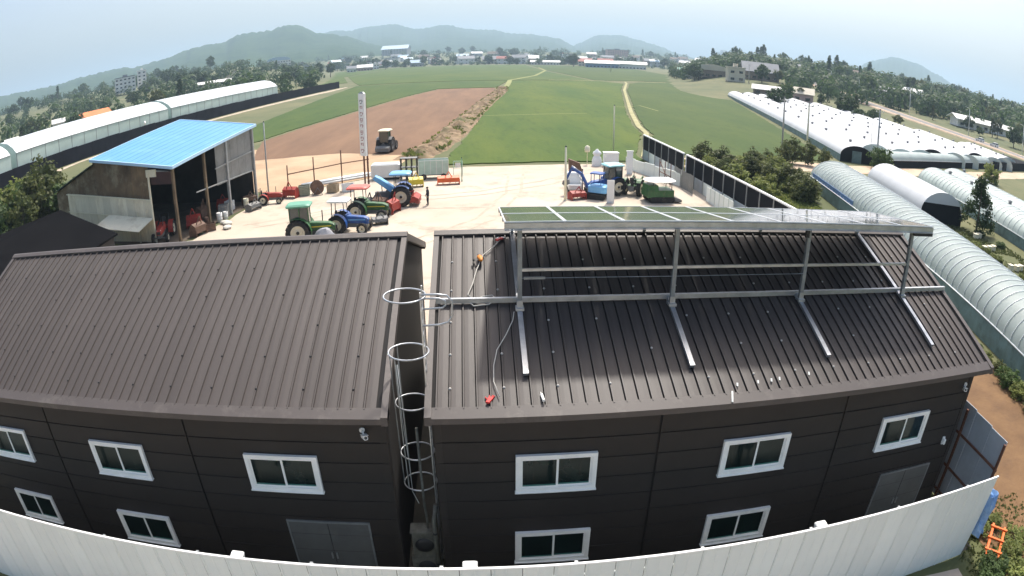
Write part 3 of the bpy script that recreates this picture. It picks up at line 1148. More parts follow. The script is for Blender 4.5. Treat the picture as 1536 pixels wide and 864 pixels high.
# ================================================================== FENCES ROUND THE BUILDINGS
M_FENCE = mat('white_fence_steel', (0.70, 0.75, 0.71), 0.5, var=0.05, vscale=0.7, rand=0.04, dirt=((0.62, 0.66, 0.63), 0.7, 0.8), stretch=(1, 1, 0.4))
M_CAP = mat('white_cap', (0.82, 0.83, 0.82), 0.45, var=0.04, vscale=2)
t = thing('sheet_fence', 'tall white sheet steel fence in front of both warehouses', 'fence', (0, 9.95, 0))
FH = 3.34
sw = 0.70
b = MB()
prof = [(0.0, 0.0), (0.02, 0.0), (0.03, -0.016), (0.06, -0.016), (0.07, 0.0), (0.32, 0.0), (0.33, -0.006), (0.36, -0.006), (0.37, 0.0), (sw - 0.014, 0.0), (sw - 0.014, 0.012), (0.0, 0.012)]
b.loft([[(x, y, 0.03) for x, y in prof], [(x, y, FH - 0.03) for x, y in prof]])
sm_ = b.mesh('fence_sheet')
sm_.materials.append(M_FENCE)
x = -23.0
while x < 15.1:
    link('fence_sheet', sm_, t, (x, 0, 0))
    x += sw
fx1 = x
b = MB()
b.box(-23, fx1, -0.03, 0.03, FH - 0.028, FH + 0.012)
b.build('cap_rail', M_CAP, t)
for z in (0.5, 1.7, 2.9):
    b = MB()
    b.box(-23, fx1, 0.014, 0.07, z - 0.03, z + 0.03)
    b.build('back_rail', M_GALVD, t)
xx = -22.0
while xx < 15.2:
    b = MB()
    b.box(xx - 0.04, xx + 0.04, 0.072, 0.15, 0, FH - 0.05)
    b.build('post', M_GALVD, t)
    xx += 3.0
for x, nm in ((-5.98, 'white box lamp behind the white fence below the left warehouse'), (-0.37, 'white box lamp behind the white fence near the gap'), (8.44, 'white box lamp behind the white fence near the right door')):
    t = thing('fence_lamp', nm, 'lamp', (x, 10.25, 0))
    b = MB()
    b.box(-0.03, 0.03, -0.03, 0.03, 0, 3.02)
    b.build('pole', M_GALVD, t)
    b = MB()
    b.loft([[(u, v, 3.0) for u, v in rounded_rect(0.30, 0.2, 0.03)], [(u, v, 3.16) for u, v in rounded_rect(0.34, 0.24, 0.03)], [(u, v, 3.2) for u, v in rounded_rect(0.28, 0.18, 0.03)]])
    b.build('lamp_head', M_CAP, t)

# side fence of blue-grey sheets
M_SIDE = mat('blue_grey_sheet', (0.40, 0.45, 0.50), 0.45, var=0.12, vscale=0.9, metal=0.2, rand=0.06)
M_RUST = mat('rusty_steel', (0.12, 0.05, 0.03), 0.8, var=0.35, vscale=4)
t = thing('side_fence', 'blue grey sheet fence with brown rails beside the right warehouse corner', 'fence', (16.4, 10.75, 0))
for k in range(7):
    b = MB()
    y0 = k * 1.0
    hh = 3.92 + (0.0 if k < 1 else 0.05 * (k % 3))
    b.box(-0.012, 0.012, y0 + 0.006, y0 + 0.994, 0.05, hh)
    b.box(-0.024, -0.0122, y0 + 0.006, y0 + 0.05, 0.05, hh - 0.01)
    b.build('fence_sheet', M_SIDE, t)
for z in (0.35, 1.42, 2.83):
    b = MB()
    b.box(-0.075, -0.026, -0.05, 7.0, z - 0.04, z + 0.04)
    b.build('rail', M_RUST, t)
for y in (0.0, 2.4, 4.8, 7.0):
    b = MB()
    b.box(-0.15, -0.077, y - 0.05, y + 0.05, 0, 3.85)
    b.build('post', M_RUST, t)
# concrete apron between fence and wall
sheet('alley_floor', [(-22, 10.1), (16.3, 10.1), (16.3, 25), (-22, 25)], 0.014, mat('dusty_concrete', (0.05, 0.047, 0.04), 0.9, col2=(0.085, 0.08, 0.066), vscale=0.6, dirt=((0.05, 0.055, 0.03), 0.8, 0.9)))
sheet('bounce_ground', [(-60, -16), (14.5, -16), (15.0, 9.4), (-60, 9.6)], 0.012, M_LANE)  # unseen pale ground, added to bounce sunlight onto the fence and walls
# blue tarp at the fence corner
M_TARP = mat('blue_tarp', (0.10, 0.24, 0.52), 0.5, col2=(0.30, 0.46, 0.66), vscale=3)
b = MB()
rings = []
for i in range(15):
    z = 2.1 * i / 14
    ring = []
    for j in range(20):
        a = 2 * pi * j / 20
        r = (0.30 - 0.06 * i / 14) * (1 + 0.6 * mnoise.noise((cos(a) * 1.8, sin(a) * 1.8, z * 1.7)))
        ring.append((15.75 + r * cos(a) * 0.7, 10.1 + r * sin(a) * 1.2, 1.0 + z * 0.75 + 0.25 * mnoise.noise((cos(a) * 2, sin(a) * 2 + z * 3, 2))))
    rings.append(ring)
b.loft(rings, smooth=False)
tag(b.build('tarp_bundle', M_TARP), 'crumpled blue tarp hung over the end of the white fence', 'tarp')
# orange harrow lying in the weeds
M_ORPAINT = mat('orange_paint', (0.78, 0.14, 0.015), 0.5, var=0.15, vscale=3, dirt=((0.25, 0.1, 0.04), 0.8, 5))
t = thing('orange_harrow', 'orange tined harrow lying in weeds outside the white fence', 'harrow', (17.1, 9.65, 0.05), radians(40))
for y in (-0.28, 0.28):
    b = MB()
    b.box(-0.95, 0.95, y - 0.05, y + 0.05, 0.22, 0.32)
    b.build('beam', M_ORPAINT, t)
b = MB()
for x in (-0.7, 0.0, 0.7):
    b.box(x - 0.04, x + 0.04, -0.4, 0.4, 0.322, 0.38)
b.build_each('cross_member', M_ORPAINT, t)
for k in range(9):
    b = MB()
    x = -0.9 + k * 0.225
    y = (-0.28, 0.28)[k % 2]
    b.tube([(x, y, 0.24), (x + 0.03, y, 0.1), (x + 0.1, y, -0.06)], [0.022, 0.02, 0.012], 5)
    b.build('tine', M_ORPAINT, t)


def shrub_mesh(name, rx, rz, clumps, per, leaf, seed, tone):
    me = crown(name, rx, rz, rz * 0.85, clumps, per, leaf, seed)
    me.materials.append(M_LEAF[tone])
    return me


def stem_mesh(name, h, n, spread, r, seed):
    rng = random.Random(seed)
    b = MB()
    for k in range(n):
        a = rng.random() * 6.28
        d = spread * rng.uniform(0.3, 1)
        b.tube([(0, 0, -0.05), (cos(a) * d * 0.4, sin(a) * d * 0.4, h * 0.5), (cos(a) * d, sin(a) * d, h)], [r, r * 0.7, r * 0.25], 5)
    me = b.mesh(name)
    me.materials.append(M_BARK)
    return me


SHRUBS = [(shrub_mesh('foliage', 1.6, 1.3, 44, 40, 0.13, 5, 3), stem_mesh('stem', 1.9, 6, 1.0, 0.04, 1)),
          (shrub_mesh('foliage', 1.3, 1.7, 42, 40, 0.12, 6, 2), stem_mesh('stem', 2.4, 6, 0.8, 0.04, 2)),
          (shrub_mesh('foliage', 1.9, 1.1, 48, 40, 0.13, 7, 3), stem_mesh('stem', 1.6, 7, 1.2, 0.04, 3)),
          (shrub_mesh('foliage', 1.5, 1.4, 44, 40, 0.13, 8, 1), stem_mesh('stem', 2.0, 6, 1.0, 0.04, 4))]


def shrub(kind, loc, s, label, group=None, cat='shrub', sz=1.0):
    t = thing('shrub', label, cat, loc, rnd.random() * 6.28, group)
    t.scale = (s, s, s * sz)
    f, st = SHRUBS[kind]
    link('foliage', f, t)
    link('stem', st, t)
    return t


for k, (x, y, s) in enumerate(((17.4, 8.6, 0.5), (18.3, 9.6, 0.4), (16.3, 8.7, 0.45), (17.9, 10.8, 0.35), (16.9, 10.9, 0.4), (15.9, 8.3, 0.4), (18.9, 8.2, 0.5), (17.0, 7.4, 0.5))):
    shrub((0, 2, 3)[k % 3], (x, y, 0), s, 'weed clump %s the orange harrow, %s of eight' % ('nearer than' if y < 9 else 'beyond', ORD[k]) if False else ('weed clump just below the harrow', 'weed clump right of the harrow', 'weed clump against the fence below the tarp', 'weed clump behind the harrow at right', 'weed clump behind the harrow under the tarp', 'weed clump at the fence foot nearest the corner', 'weed clump farthest right of the harrow', 'weed clump nearest the bottom edge below the harrow')[k], 'weeds around the orange harrow', sz=0.5)
for k in range(15):
    y = 11.5 + k * 1.35
    shrub((3, 1, 0)[k % 3], (26.0 + (y - 11) * 0.155 + rnd.uniform(-0.35, 0.35), y, 0), rnd.uniform(0.36, 0.55), '%s leafy plant from the near end of the row beside the long polytunnel' % (ORD + ['thirteenth', 'fourteenth', 'fifteenth'])[k], 'vegetable row by the polytunnel', 'plant', sz=0.7)

# ================================================================== POLYTUNNELS
M_FILM = film_mat('clear_film', (0.44, 0.51, 0.50), 0.3, alpha=0.18, var=0.12)
M_FILMW = film_mat('white_film', (0.60, 0.62, 0.64), 0.2, var=0.06)
M_FILMG = film_mat('green_tint_film', (0.58, 0.66, 0.63), 0.3, alpha=0.05, var=0.1)
M_BLUECURT = mat('blue_side_sheet', (0.12, 0.22, 0.42), 0.5, var=0.2, vscale=0.6)
M_TEALCURT = mat('teal_side_sheet', (0.13, 0.20, 0.20), 0.6, var=0.3, vscale=0.8, dirt=((0.05, 0.08, 0.07), 0.8, 1.2))
M_BLACKNET = mat('black_net', (0.012, 0.013, 0.016), 0.9, spec=0.1, var=0.25, vscale=0.7)
M_PIPE = mat('white_pipe', (0.72, 0.75, 0.75), 0.4, var=0.1, vscale=2)
M_VENT = mat('vent_grey', (0.24, 0.24, 0.25), 0.7)


def arch(w, h, sh, n=14, inset=0.0):
    pts = [(-w / 2 + inset, 0.0), (-w / 2 + inset, sh)]
    for i in range(1, n):
        a = pi - pi * i / n
        pts.append((cos(a) * (w / 2 - inset), sh + sin(a) * (h - sh - inset)))
    pts += [(w / 2 - inset, sh), (w / 2 - inset, 0.0)]
    return pts


def tunnel(label, near, far, w, h, sh=1.0, film=None, curtain=None, ribs=0, rib_parts=False, endmat=None, near_open=False, group=None, vents=0, far_end=True, name='polytunnel', sag=0.02, endh=1.0):
    film = film or M_FILMW
    nx, ny = near
    fx, fy = far
    L = hypot(fx - nx, fy - ny)
    t = thing(name, label, 'greenhouse', (nx, ny, 0), -atan2(fx - nx, fy - ny), group)
    pr = arch(w, h, sh)
    up = [p for p in pr if p[1] >= sh - 1e-6]
    nseg = max(2, int(L / 1.2))
    rings = []
    for i in range(nseg + 1):
        y = L * i / nseg
        d = sag * (1 if i % 2 else 0)
        rings.append([(x * (1 - d * 0.6), y, sh + (z - sh) * (1 - d)) for x, z in up])
    b = MB()
    b.loft(rings, smooth=True, closed=False, cap=False)
    b.build('film', film, t)
    cm = curtain or film
    for s in (-1, 1):
        b = MB()
        b.box(s * w / 2 - 0.02, s * w / 2 + 0.02, 0, L, 0, sh + 0.01)
        b.build('side_curtain', cm, t)
    b = MB()
    b.tube([(-w / 2 - 0.03, 0, sh + 0.03), (-w / 2 - 0.03, L, sh + 0.03)], 0.05, 6)
    b.build('edge_rail', M_PIPE, t)
    b = MB()
    b.tube([(w / 2 + 0.03, 0, sh + 0.03), (w / 2 + 0.03, L, sh + 0.03)], 0.05, 6)
    b.build('edge_rail', M_PIPE, t)
    if ribs:
        rb = MB()
        rb.tube([(x * 1.006, 0, sh + (z - sh) * 1.008) for x, z in up], 0.028, 5, cap=False)
        rm = rb.mesh('rib')
        rm.materials.append(M_PIPE)
        for k in range(ribs + 1):
            link('rib', rm, t, (0, L * k / ribs, 0))
    for yy, do in ((0, True), (L, far_end)):
        if not do:
            continue
        b = MB()
        e = [(x, yy, z) for x, z in pr]
        k = len(e)
        if yy == 0 and near_open:
            e2 = [(x * 0.99, yy, sh + (z - sh) * 0.99) if z > 0 else (x * 0.99, yy, 0) for x, z in pr]
            zc = h * 0.62
            top = [(x, yy, z) for x, z in pr if z >= zc]
            b.add(top, [tuple(range(len(top)))])
            b.build('end_wall', film, t)
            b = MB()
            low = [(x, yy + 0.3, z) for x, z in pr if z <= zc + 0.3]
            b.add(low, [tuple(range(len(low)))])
            b.build('end_shade', M_BLACKNET, t)  # black sheet paints the shade inside the open end
            continue
        b.add(e, [tuple(range(k)) if yy == 0 else tuple(reversed(range(k)))])
        b.build('end_wall', endmat or film, t)
        b = MB()
        b.box(-0.9, 0.9, yy - 0.05 if yy == 0 else yy + 0.01, yy - 0.01 if yy == 0 else yy + 0.05, 0, min(2.0, h * 0.7))
        b.build('door', cm, t)
    if vents:
        vb = MB()
        vb.lathe([(0.26, 0), (0.26, 0.3), (0.34, 0.31), (0.34, 0.39), (0.1, 0.5)], 8, 'z')
        vm = vb.mesh('roof_vent')
        vm.materials.append(M_VENT)
        for k in range(vents):
            y = L * (k + 0.6) / vents + rnd.uniform(-2, 2)
            link('roof_vent', vm, t, (0.12 * w, min(max(2, y), L - 2), sh + (h - sh) * 0.965))
    return t


tunnel('long translucent ribbed polytunnel with blue side just right of the warehouses', (28.5, 4), (43.2, 67.0), 6.4, 3.5, 1.35, M_FILM, M_TEALCURT, ribs=66, near_open=False, endmat=M_FILM)
t = thing('blue_side_screen', 'blue sheet screen along the far side of the ribbed polytunnel', 'screen', (39.95, 67.0, 0), -atan2(43.2 - 28.5, 63))
for k in range(5):
    b = MB()
    b.box(-0.03, 0.03, -3.0 * (k + 1) + 0.02, -3.0 * k, 0.02, 1.9)
    b.build('screen_sheet', M_BLUECURT, t)
tunnel('short bright white polytunnel with dark open end behind the ribbed one', (49.4, 51.8), (53.2, 68.6), 6.0, 3.6, 1.3, M_FILMW, M_BLACKNET, near_open=True, sag=0.008)
tunnel('pale ribbed polytunnel beyond the dark shrub, nearer of the pair', (57.0, 32), (66.4, 72.5), 6.2, 3.2, 1.2, M_FILMG, M_TEALCURT, ribs=36, vents=5)
tunnel('pale ribbed polytunnel at the right edge, farther of the pair', (63.8, 34), (73.0, 74.5), 6.2, 3.2, 1.2, M_FILMG, M_TEALCURT, ribs=36, vents=5)
# the big block of white tunnels
for i in range(11):
    x0 = 62.0 + 6.35 * i
    y0 = 90.0 + i * 1.9 + (3 if i % 3 == 1 else 0)
    ymax = min(250 - i * 1.0, 88 + (131 - x0) / 0.28)
    ymax = max(ymax, y0 + 24)
    tunnel('%s white polytunnel counted from the rice field in the big block' % ORD[i], (x0 + 0.28 * (y0 - 88), y0), (x0 + 0.28 * (ymax - 88), ymax), 6.25, 2.9 + 0.15 * (i % 2), 1.2,
           M_FILMW, M_TEALCURT if i == 0 else M_FILMW, vents=max(3, int((ymax - y0) / 13)), endmat=M_BLACKNET if i in (0, 4, 7) else M_FILMG, group='white polytunnel block', sag=0.012)
tunnel('low white polytunnel lying crosswise before the big block with a dark skirt', (66.5, 89.0), (118, 107.5), 3.4, 2.6, 1.3, M_FILMG, M_BLACKNET, endmat=M_FILMG)
b = MB()
b.box(-9, 9, -3, 3, 0, 2.4)
o = b.build('netting_bed', M_BLACKNET)
o.location = (112, 124, 0)
o.rotation_euler = (0, 0, -0.28)
tag(o, 'black netted growing frame among the white polytunnels', 'growing frame')
b = MB()
b.prism([(118, 104), (150, 116), (146, 128), (114, 112)], 0, 2.0)
tag(b.build('netting_bed', M_BLACKNET), 'black netted growing frame at the right end of the white tunnel block', 'growing frame')
# the long glasshouse on the left with its black skirt wall
M_GLH = film_mat('glasshouse_roof', (0.66, 0.71, 0.74), 0.2, var=0.05)
M_GLS = film_mat('glasshouse_side', (0.55, 0.66, 0.63), 0.25, var=0.12, vscale=0.3)
M_BLACKW = mat('black_sheet_wall', (0.011, 0.011, 0.016), 0.9, spec=0.05, var=0.3, vscale=0.3)


def wx(y):
    return -95 + 0.104 * (y - 95)


def glasshouse(label, y0, y1, eave, crest, nbay, off=0.8, w=12.0):
    ax, ay, bx_, by_ = wx(y0), y0, wx(y1), y1
    L = hypot(bx_ - ax, by_ - ay)
    t = thing('glasshouse', label, 'greenhouse', (ax, ay, 0), -atan2(bx_ - ax, by_ - ay))
    prof = [(-off, eave), (-off - 1.2, eave + (crest - eave) * 0.42), (-off - 3.2, eave + (crest - eave) * 0.8), (-off - w / 2, crest), (-off - w + 3.2, eave + (crest - eave) * 0.8), (-off - w + 1.2, eave + (crest - eave) * 0.42), (-off - w, eave)]
    for k in range(nbay):
        b = MB()
        ya, yb = L * k / nbay, L * (k + 1) / nbay - 0.06
        b.loft([[(x, ya, z) for x, z in prof], [(x, yb, z) for x, z in prof]], closed=False, cap=False, smooth=True)
        b.build('roof_panel', M_GLH, t)
        b = MB()
        b.box(-off - 0.04, -off + 0.04, ya + 0.06, yb - 0.06, 0, eave - 0.03)
        b.build('side_panel', M_GLS, t)
        b = MB()
        b.box(-off - 0.06, -off + 0.07, ya - 0.08, ya + 0.05, 0, eave)
        b.build('post', M_GALVD, t)
    b = MB()
    b.tube([(-off + 0.08, 0, eave), (-off + 0.08, L, eave)], 0.09, 6)
    b.build('gutter', M_GALVD, t)
    for y in (0.0, L):
        b = MB()
        e = [(-off, y, 0)] + [(x, y, z) for x, z in prof] + [(-off - w, y, 0)]
        b.add(e, [tuple(range(len(e)))])
        b.build('end_wall', M_GLS, t)


glasshouse('nearest bay of the long white glasshouse at the left edge', 60, 100.5, 6.4, 9.2, 8)
glasshouse('middle stretch of the long white glasshouse behind the blue shed', 102.5, 168, 6.4, 9.3, 13)
glasshouse('far stretch of the long white glasshouse ending beside the trees', 170, 252, 6.4, 9.4, 16)
t = thing('black_sheet_wall', 'long black sheet wall running along the white glasshouse', 'wall', (wx(70), 70, 0), -math.atan(0.104))
for k in range(44):
    b = MB()
    b.box(-0.05, 0.05, k * 6.0 + 0.03, k * 6.0 + 5.97, 0, 3.45 + 0.05 * (k % 3))
    b.build('wall_sheet', M_BLACKW, t)
b = MB()
b.lathe([(0.5, -0.1), (0.55, 0.0), (0.1, 0.12)], 14, 'x')
o = b.build('exhaust_fan', M_WHITE)
o.location = (wx(154) + 0.25, 154, 4.2)
tag(o, 'round white fan on the black wall of the glasshouse', 'fan')


# ================================================================== YARD BOUNDARY AND POLES
def fx(y):
    return 22.5 + (82 - y) * 0.036


M_POSTG = mat('grey_post', (0.36, 0.37, 0.37), 0.5, metal=0.4, var=0.15, vscale=2)
for lab, y0, y1, n in (('far section of the black screen fence with white cap beside the rice', 67.4, 83.0, 6), ('near section of the black screen fence with white cap running behind the panels', 38.0, 66.6, 11)):
    L = hypot(fx(y1) - fx(y0), y1 - y0)
    t = thing('screen_fence', lab, 'fence', (fx(y0), y0, 0), -atan2(fx(y1) - fx(y0), y1 - y0))
    st = L / n
    for k in range(n):
        b = MB()
        b.box(0.0, 0.04, k * st + 0.04, (k + 1) * st - 0.04, 1.35, 3.25)
        b.build('black_panel', M_BLACKNET, t)
        b = MB()
        b.box(0.0, 0.05, k * st + 0.04, (k + 1) * st - 0.04, 0.02, 1.33)
        b.build('lower_panel', M_SIDE if k % 2 else M_FENCE, t)
    for k in range(n + 1):
        b = MB()
        w = 0.16 if (k == n and y0 < 50) else 0.09
        b.box(-0.09, -0.005, k * st - w / 2, k * st + w / 2, 0, 3.3)
        b.build('post', M_CAP if w > 0.1 else M_POSTG, t)
    b = MB()
    b.box(-0.10, 0.10, 0, L, 3.26, 3.40)
    b.build('cap_rail', M_CAP, t)
# low white wall and uprights by the gate
t = thing('low_white_wall', 'low white board wall along the foot of the screen fence', 'wall', (18.3, 75.5, 0), radians(-160))
for k in range(6):
    b = MB()
    b.box(-0.06, 0.06, k * 2.0, k * 2.0 + 1.96, 0, 1.5 - 0.1 * (k % 2))
    b.build('board', M_FENCE, t)


def pole(name, label, cat, x, y, h, r, mt, parts=None, lean=(0, 0), group=None, z=0.0):
    t = thing(name, label, cat, (x, y, z), 0, group)
    b = MB()
    b.tube([(0, 0, -0.2), (lean[0] * 0.5, lean[1] * 0.5, h * 0.5), (lean[0], lean[1], h)], [r * 1.2, r, r * 0.75], 10)
    b.build('shaft', mt, t)
    b = MB()
    b.lathe([(r * 1.8, 0), (r * 1.8, 0.06), (r * 1.3, 0.1)], 12, 'z')
    b.build('base_plate', mt, t)
    b = MB()
    b.lathe([(r * 0.85, h - 0.02), (r * 0.9, h + 0.05), (r * 0.4, h + 0.1)], 10, 'z', Matrix.Translation((lean[0], lean[1], 0)))
    b.build('cap', M_DARK, t)
    for q in (parts or []):
        q(t, h)
    return t


def crossarm(t, h):
    b = MB()
    b.bar((-0.9, 0, h - 0.5), (0.9, 0, h - 0.5), 0.09)
    b.build('crossarm', M_POSTG, t)
    for x in (-0.8, 0, 0.8):
        b = MB()
        b.lathe([(0.05, h - 0.45), (0.09, h - 0.38), (0.05, h - 0.3), (0.08, h - 0.24), (0.03, h - 0.2)], 8, 'z', Matrix.Translation((x, 0, 0)))
        b.build('insulator', M_WHITE, t)


def lamp_arm(t, h):
    b = MB()
    b.tube([(0, 0, h - 0.1), (-0.8, 0, h + 0.35), (-2.2, 0, h + 0.5)], [0.07, 0.06, 0.05], 6)
    b.build('arm', M_PIPE, t)
    b = MB()
    b.loft([[(-2.1, y, h + 0.5 + z) for y, z in rounded_rect(0.2, 0.12, 0.04)], [(-3.1, y, h + 0.55 + z) for y, z in rounded_rect(0.34, 0.1, 0.04)]])
    b.build('lamp_head', M_PIPE, t)


M_CPOLE = mat('concrete_pole', (0.42, 0.40, 0.36), 0.85, var=0.12, vscale=1.5)
M_CREAM = mat('cream_paint', (0.70, 0.66, 0.50), 0.5, var=0.06, vscale=2)
pole('flag_pole', 'thick cream pole with black top standing in the yard', 'pole', 8.4, 58.4, 5.15, 0.11, M_CREAM)
pole('steel_pole', 'short dull grey post beside the blue digger', 'pole', 10.3, 60.2, 2.6, 0.08, M_GALVD)
pole('slim_pole', 'slim pale pole at the corner of the rice field', 'pole', 18.9, 85.6, 7.0, 0.1, M_CREAM)
pole('utility_pole', 'utility pole by the right path, leftmost of the three', 'utility pole', 47.9, 91, 9.6, 0.15, M_CPOLE, [crossarm], group='utility poles by the right path')
pole('utility_pole', 'utility pole by the right path, middle of the three and palest', 'utility pole', 52.4, 90.6, 9.1, 0.17, M_CREAM, [crossarm], group='utility poles by the right path')
pole('utility_pole', 'utility pole by the right path, darkest and rightmost of the three', 'utility pole', 68.6, 92.0, 9.6, 0.17, M_GALVD, [crossarm], group='utility poles by the right path')
pole('thin_pole', 'thin pale pole just left of the darkest utility pole', 'pole', 66.4, 91.2, 7.8, 0.05, M_CPOLE)
for k, (x, y, h) in enumerate(((196, 284, 12), (203, 246, 12), (199, 196, 11.5), (198, 160, 11), (206, 330, 12))):
    pole('street_lamp', 'tall pale street lamp on the road, %s counted from the right' % ORD[(2, 2, 1, 0, 3)[k] if k != 0 else 3 - 0] if False else
         ('street lamp on the right road nearest the right edge', 'street lamp on the right road, second from the right edge', 'street lamp on the right road, third from the right edge',
          'street lamp on the right road, fourth from the right edge', 'street lamp on the right road, farthest away')[(3, 2, 1, 0, 4)[k]], 'street lamp', x, y, h, 0.13, M_PIPE, [lamp_arm], group='street lamps along the right road', z=gh(x, y))
for k, (x, y) in enumerate(((150, 330), (178, 380), (120, 560), (190, 520), (230, 470))):
    pole('utility_pole', ['thin utility pole standing before the cream shed', 'thin utility pole behind the dark barn', 'distant utility pole at the far end of the rice', 'utility pole among the trees beyond the dark barn', 'utility pole on the wooded rise at right'][k], 'utility pole', x, y, 11, 0.2, M_CPOLE, [crossarm], group='far utility poles', z=gh(x, y))

# tall vertical sign on rusty posts
t = thing('pylon_sign', 'tall narrow white sign with dark red lettering on rusty posts', 'sign', (-11.9, 68.8, 0), radians(-40))
for x in (-0.30, 0.30):
    b = MB()
    b.box(x - 0.07, x + 0.07, -0.07, 0.07, 0, 9.6)
    b.build('post', M_RUST, t)
b = MB()
b.box(-0.46, 0.46, -0.36, -0.075, 3.2, 10.1)
sb = b.build('sign_box', M_WHITE, t)
b = MB()
b.loft([[(x, y - 0.22, 10.1) for x, y in rounded_rect(0.9, 0.26, 0.05)], [(x, y - 0.22, 10.28) for x, y in rounded_rect(0.4, 0.12, 0.03)]])
b.build('sign_top', M_GALVD, t)
M_LETR = mat('dark_red_letter', (0.32, 0.06, 0.04), 0.6)
M_LETB = mat('black_letter', (0.04, 0.04, 0.05), 0.6)
rr = random.Random(9)
for k in range(9):
    z = 9.35 - k * 0.68
    b = MB()
    y = -0.368
    # weathered, unreadable syllable blocks built from a few strokes
    b.box(-0.24, 0.02, y, y + 0.007, z - 0.02, z + 0.05)
    b.box(-0.24, -0.17, y, y + 0.007, z - 0.2, z - 0.021)
    b.box(0.10, 0.17, y, y + 0.007, z - 0.28, z + 0.08)
    if k % 2:
        b.box(-0.169, 0.02, y, y + 0.007, z - 0.2, z - 0.14)
    else:
        b.box(0.171, 0.27, y, y + 0.007, z - 0.12, z - 0.06)
    if k % 3 != 1:
        b.box(-0.2, 0.09, y, y + 0.007, z - 0.38, z - 0.31)
    b.build('letter', M_LETB if k == 0 else M_LETR, sb)

# rusty rail fence left of the sign
t = thing('rail_fence', 'rusty three post rail fence left of the tall sign', 'fence', (0, 0, 0))
RP = [(-20.2, 65.9, 3.1), (-17.7, 67.9, 3.5), (-14.9, 69.7, 3.8)]
for x, y, h in RP:
    b = MB()
    b.tube([(x, y, 0), (x, y, h)], 0.07, 8)
    b.build('post', M_RUST, t)
b = MB()
b.tube([(-20.2, 65.9, 2.1), (-17.7, 67.9, 2.15), (-14.9, 69.7, 2.3), (-12.0, 71.4, 2.35)], 0.06, 8)
b.build('rail', M_RUST, t)
t = thing('pipe_stack', 'long white pipes stacked on the ground behind the tractors', 'pipes', (-19.2, 68.0, 0), math.atan2(6.0, 8.2))
for k in range(7):
    b = MB()
    r_, i_ = divmod(k, 4)
    b.tube([(0.15 * r_, i_ * 0.26 + r_ * 0.13, 0.13 + r_ * 0.22), (9.0 - 0.2 * i_, i_ * 0.26 + r_ * 0.13, 0.13 + r_ * 0.22)], 0.125, 8)
    b.build('pipe', M_PIPE, t)

# ================================================================== BLUE SHED
M_BLUE = mat('sky_blue_roof', (0.075, 0.265, 0.56), 0.6, var=0.05, vscale=0.3, rand=0.02, dirt=((0.16, 0.36, 0.58), 0.6, 0.4))
M_CREAMS = mat('cream_sheet', (0.74, 0.69, 0.53), 0.6, var=0.12, vscale=0.5, rand=0.12, dirt=((0.34, 0.27, 0.17), 0.8, 0.5), stretch=(1, 1, 0.4))
M_BROWNS = mat('brown_dirty_sheet', (0.15, 0.105, 0.06), 0.8, var=0.4, vscale=0.6, dirt=((0.42, 0.37, 0.25), 0.8, 0.45), rand=0.15)
M_GREYS = mat('grey_sheet', (0.24, 0.24, 0.225), 0.6, var=0.15, vscale=0.5, rand=0.12, dirt=((0.12, 0.11, 0.09), 0.8, 0.6))
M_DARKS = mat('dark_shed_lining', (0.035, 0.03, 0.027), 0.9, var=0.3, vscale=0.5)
SH = radians(-11.5)
t = thing('blue_roof_shed', 'open machinery shed with sky blue roof and patched cream front', 'shed', (-25.25, 48.0, 0), SH)
C_ = {}
R3 = Matrix.Rotation(-SH, 3, 'Z')
for k, p in dict(T=(-25.25, 48, 6.73), L=(-36.2, 50.6, 8.0), R=(-22.6, 63.3, 8.1), B=(-33.3, 66.5, 9.35)).items():
    C_[k] = R3 @ (Vector(p) - Vector((-25.25, 48, 0)))


def shed_roof(u, v):           # u 0..1 right to left, v 0..1 front to back
    return C_['T'] * (1 - u) * (1 - v) + C_['L'] * u * (1 - v) + C_['R'] * (1 - u) * v + C_['B'] * u * v


rf = None
NR = 12
for k in range(NR):
    u0, u1 = k / NR, (k + 1) / NR - 0.0004
    b = MB()
    for (a, c, dz) in ((u0, u0 + 0.008, 0.012), (u0 + 0.008, u1, 0.0)):
        q = [shed_roof(a, 0), shed_roof(c, 0), shed_roof(c, 1), shed_roof(a, 1)]
        top = [(p.x, p.y, p.z + dz) for p in q]
        bot = [(p.x, p.y, p.z - 0.05) for p in q]
        b.loft([bot, top][::-1])
    if rf is None:
        rf = b.build('roof', M_BLUE, t)
    else:
        b.build('roof_panel', M_BLUE, rf)
M_LBLUE = mat('pale_blue_trim', (0.42, 0.62, 0.80), 0.5)
b = MB()
for (a, c) in (((0, 0), (0, 1)), ((0, 0), (1, 0)), ((1, 0), (1, 1)), ((0, 1), (1, 1))):
    p, q = shed_roof(*a), shed_roof(*c)
    b.bar((p.x, p.y, p.z - 0.08), (q.x, q.y, q.z - 0.08), 0.14, 0.26)
b.build('fascia', M_LBLUE, rf)


def rh(u, v):
    return shed_roof(u, v).z - 0.24


def corr_sheet(name, p, q, z0, z1a, z1b, mt, parent, n=1, ox=0.0):
    """Corrugated cladding sheets from p to q (x,y), top height varying from z1a to z1b."""
    p, q = Vector(p), Vector(q)
    d = q - p
    L = d.length
    d /= L
    nr = Vector((-d.y, d.x))
    for k in range(n):
        a, c = L * k / n, L * (k + 1) / n - 0.02
        m = max(4, int((c - a) / 0.12))
        lo, hi = [], []
        for i in range(m + 1):
            s = a + (c - a) * i / m
            off = (0.022 if i % 2 else -0.022) + ox
            w = p + d * s + nr * off
            zt = z1a + (z1b - z1a) * s / L
            lo.append((w.x, w.y, z0))
            hi.append((w.x, w.y, zt))
        b = MB()
        b.loft([lo, hi], closed=False, cap=False)
        b.build(name, mt, parent)


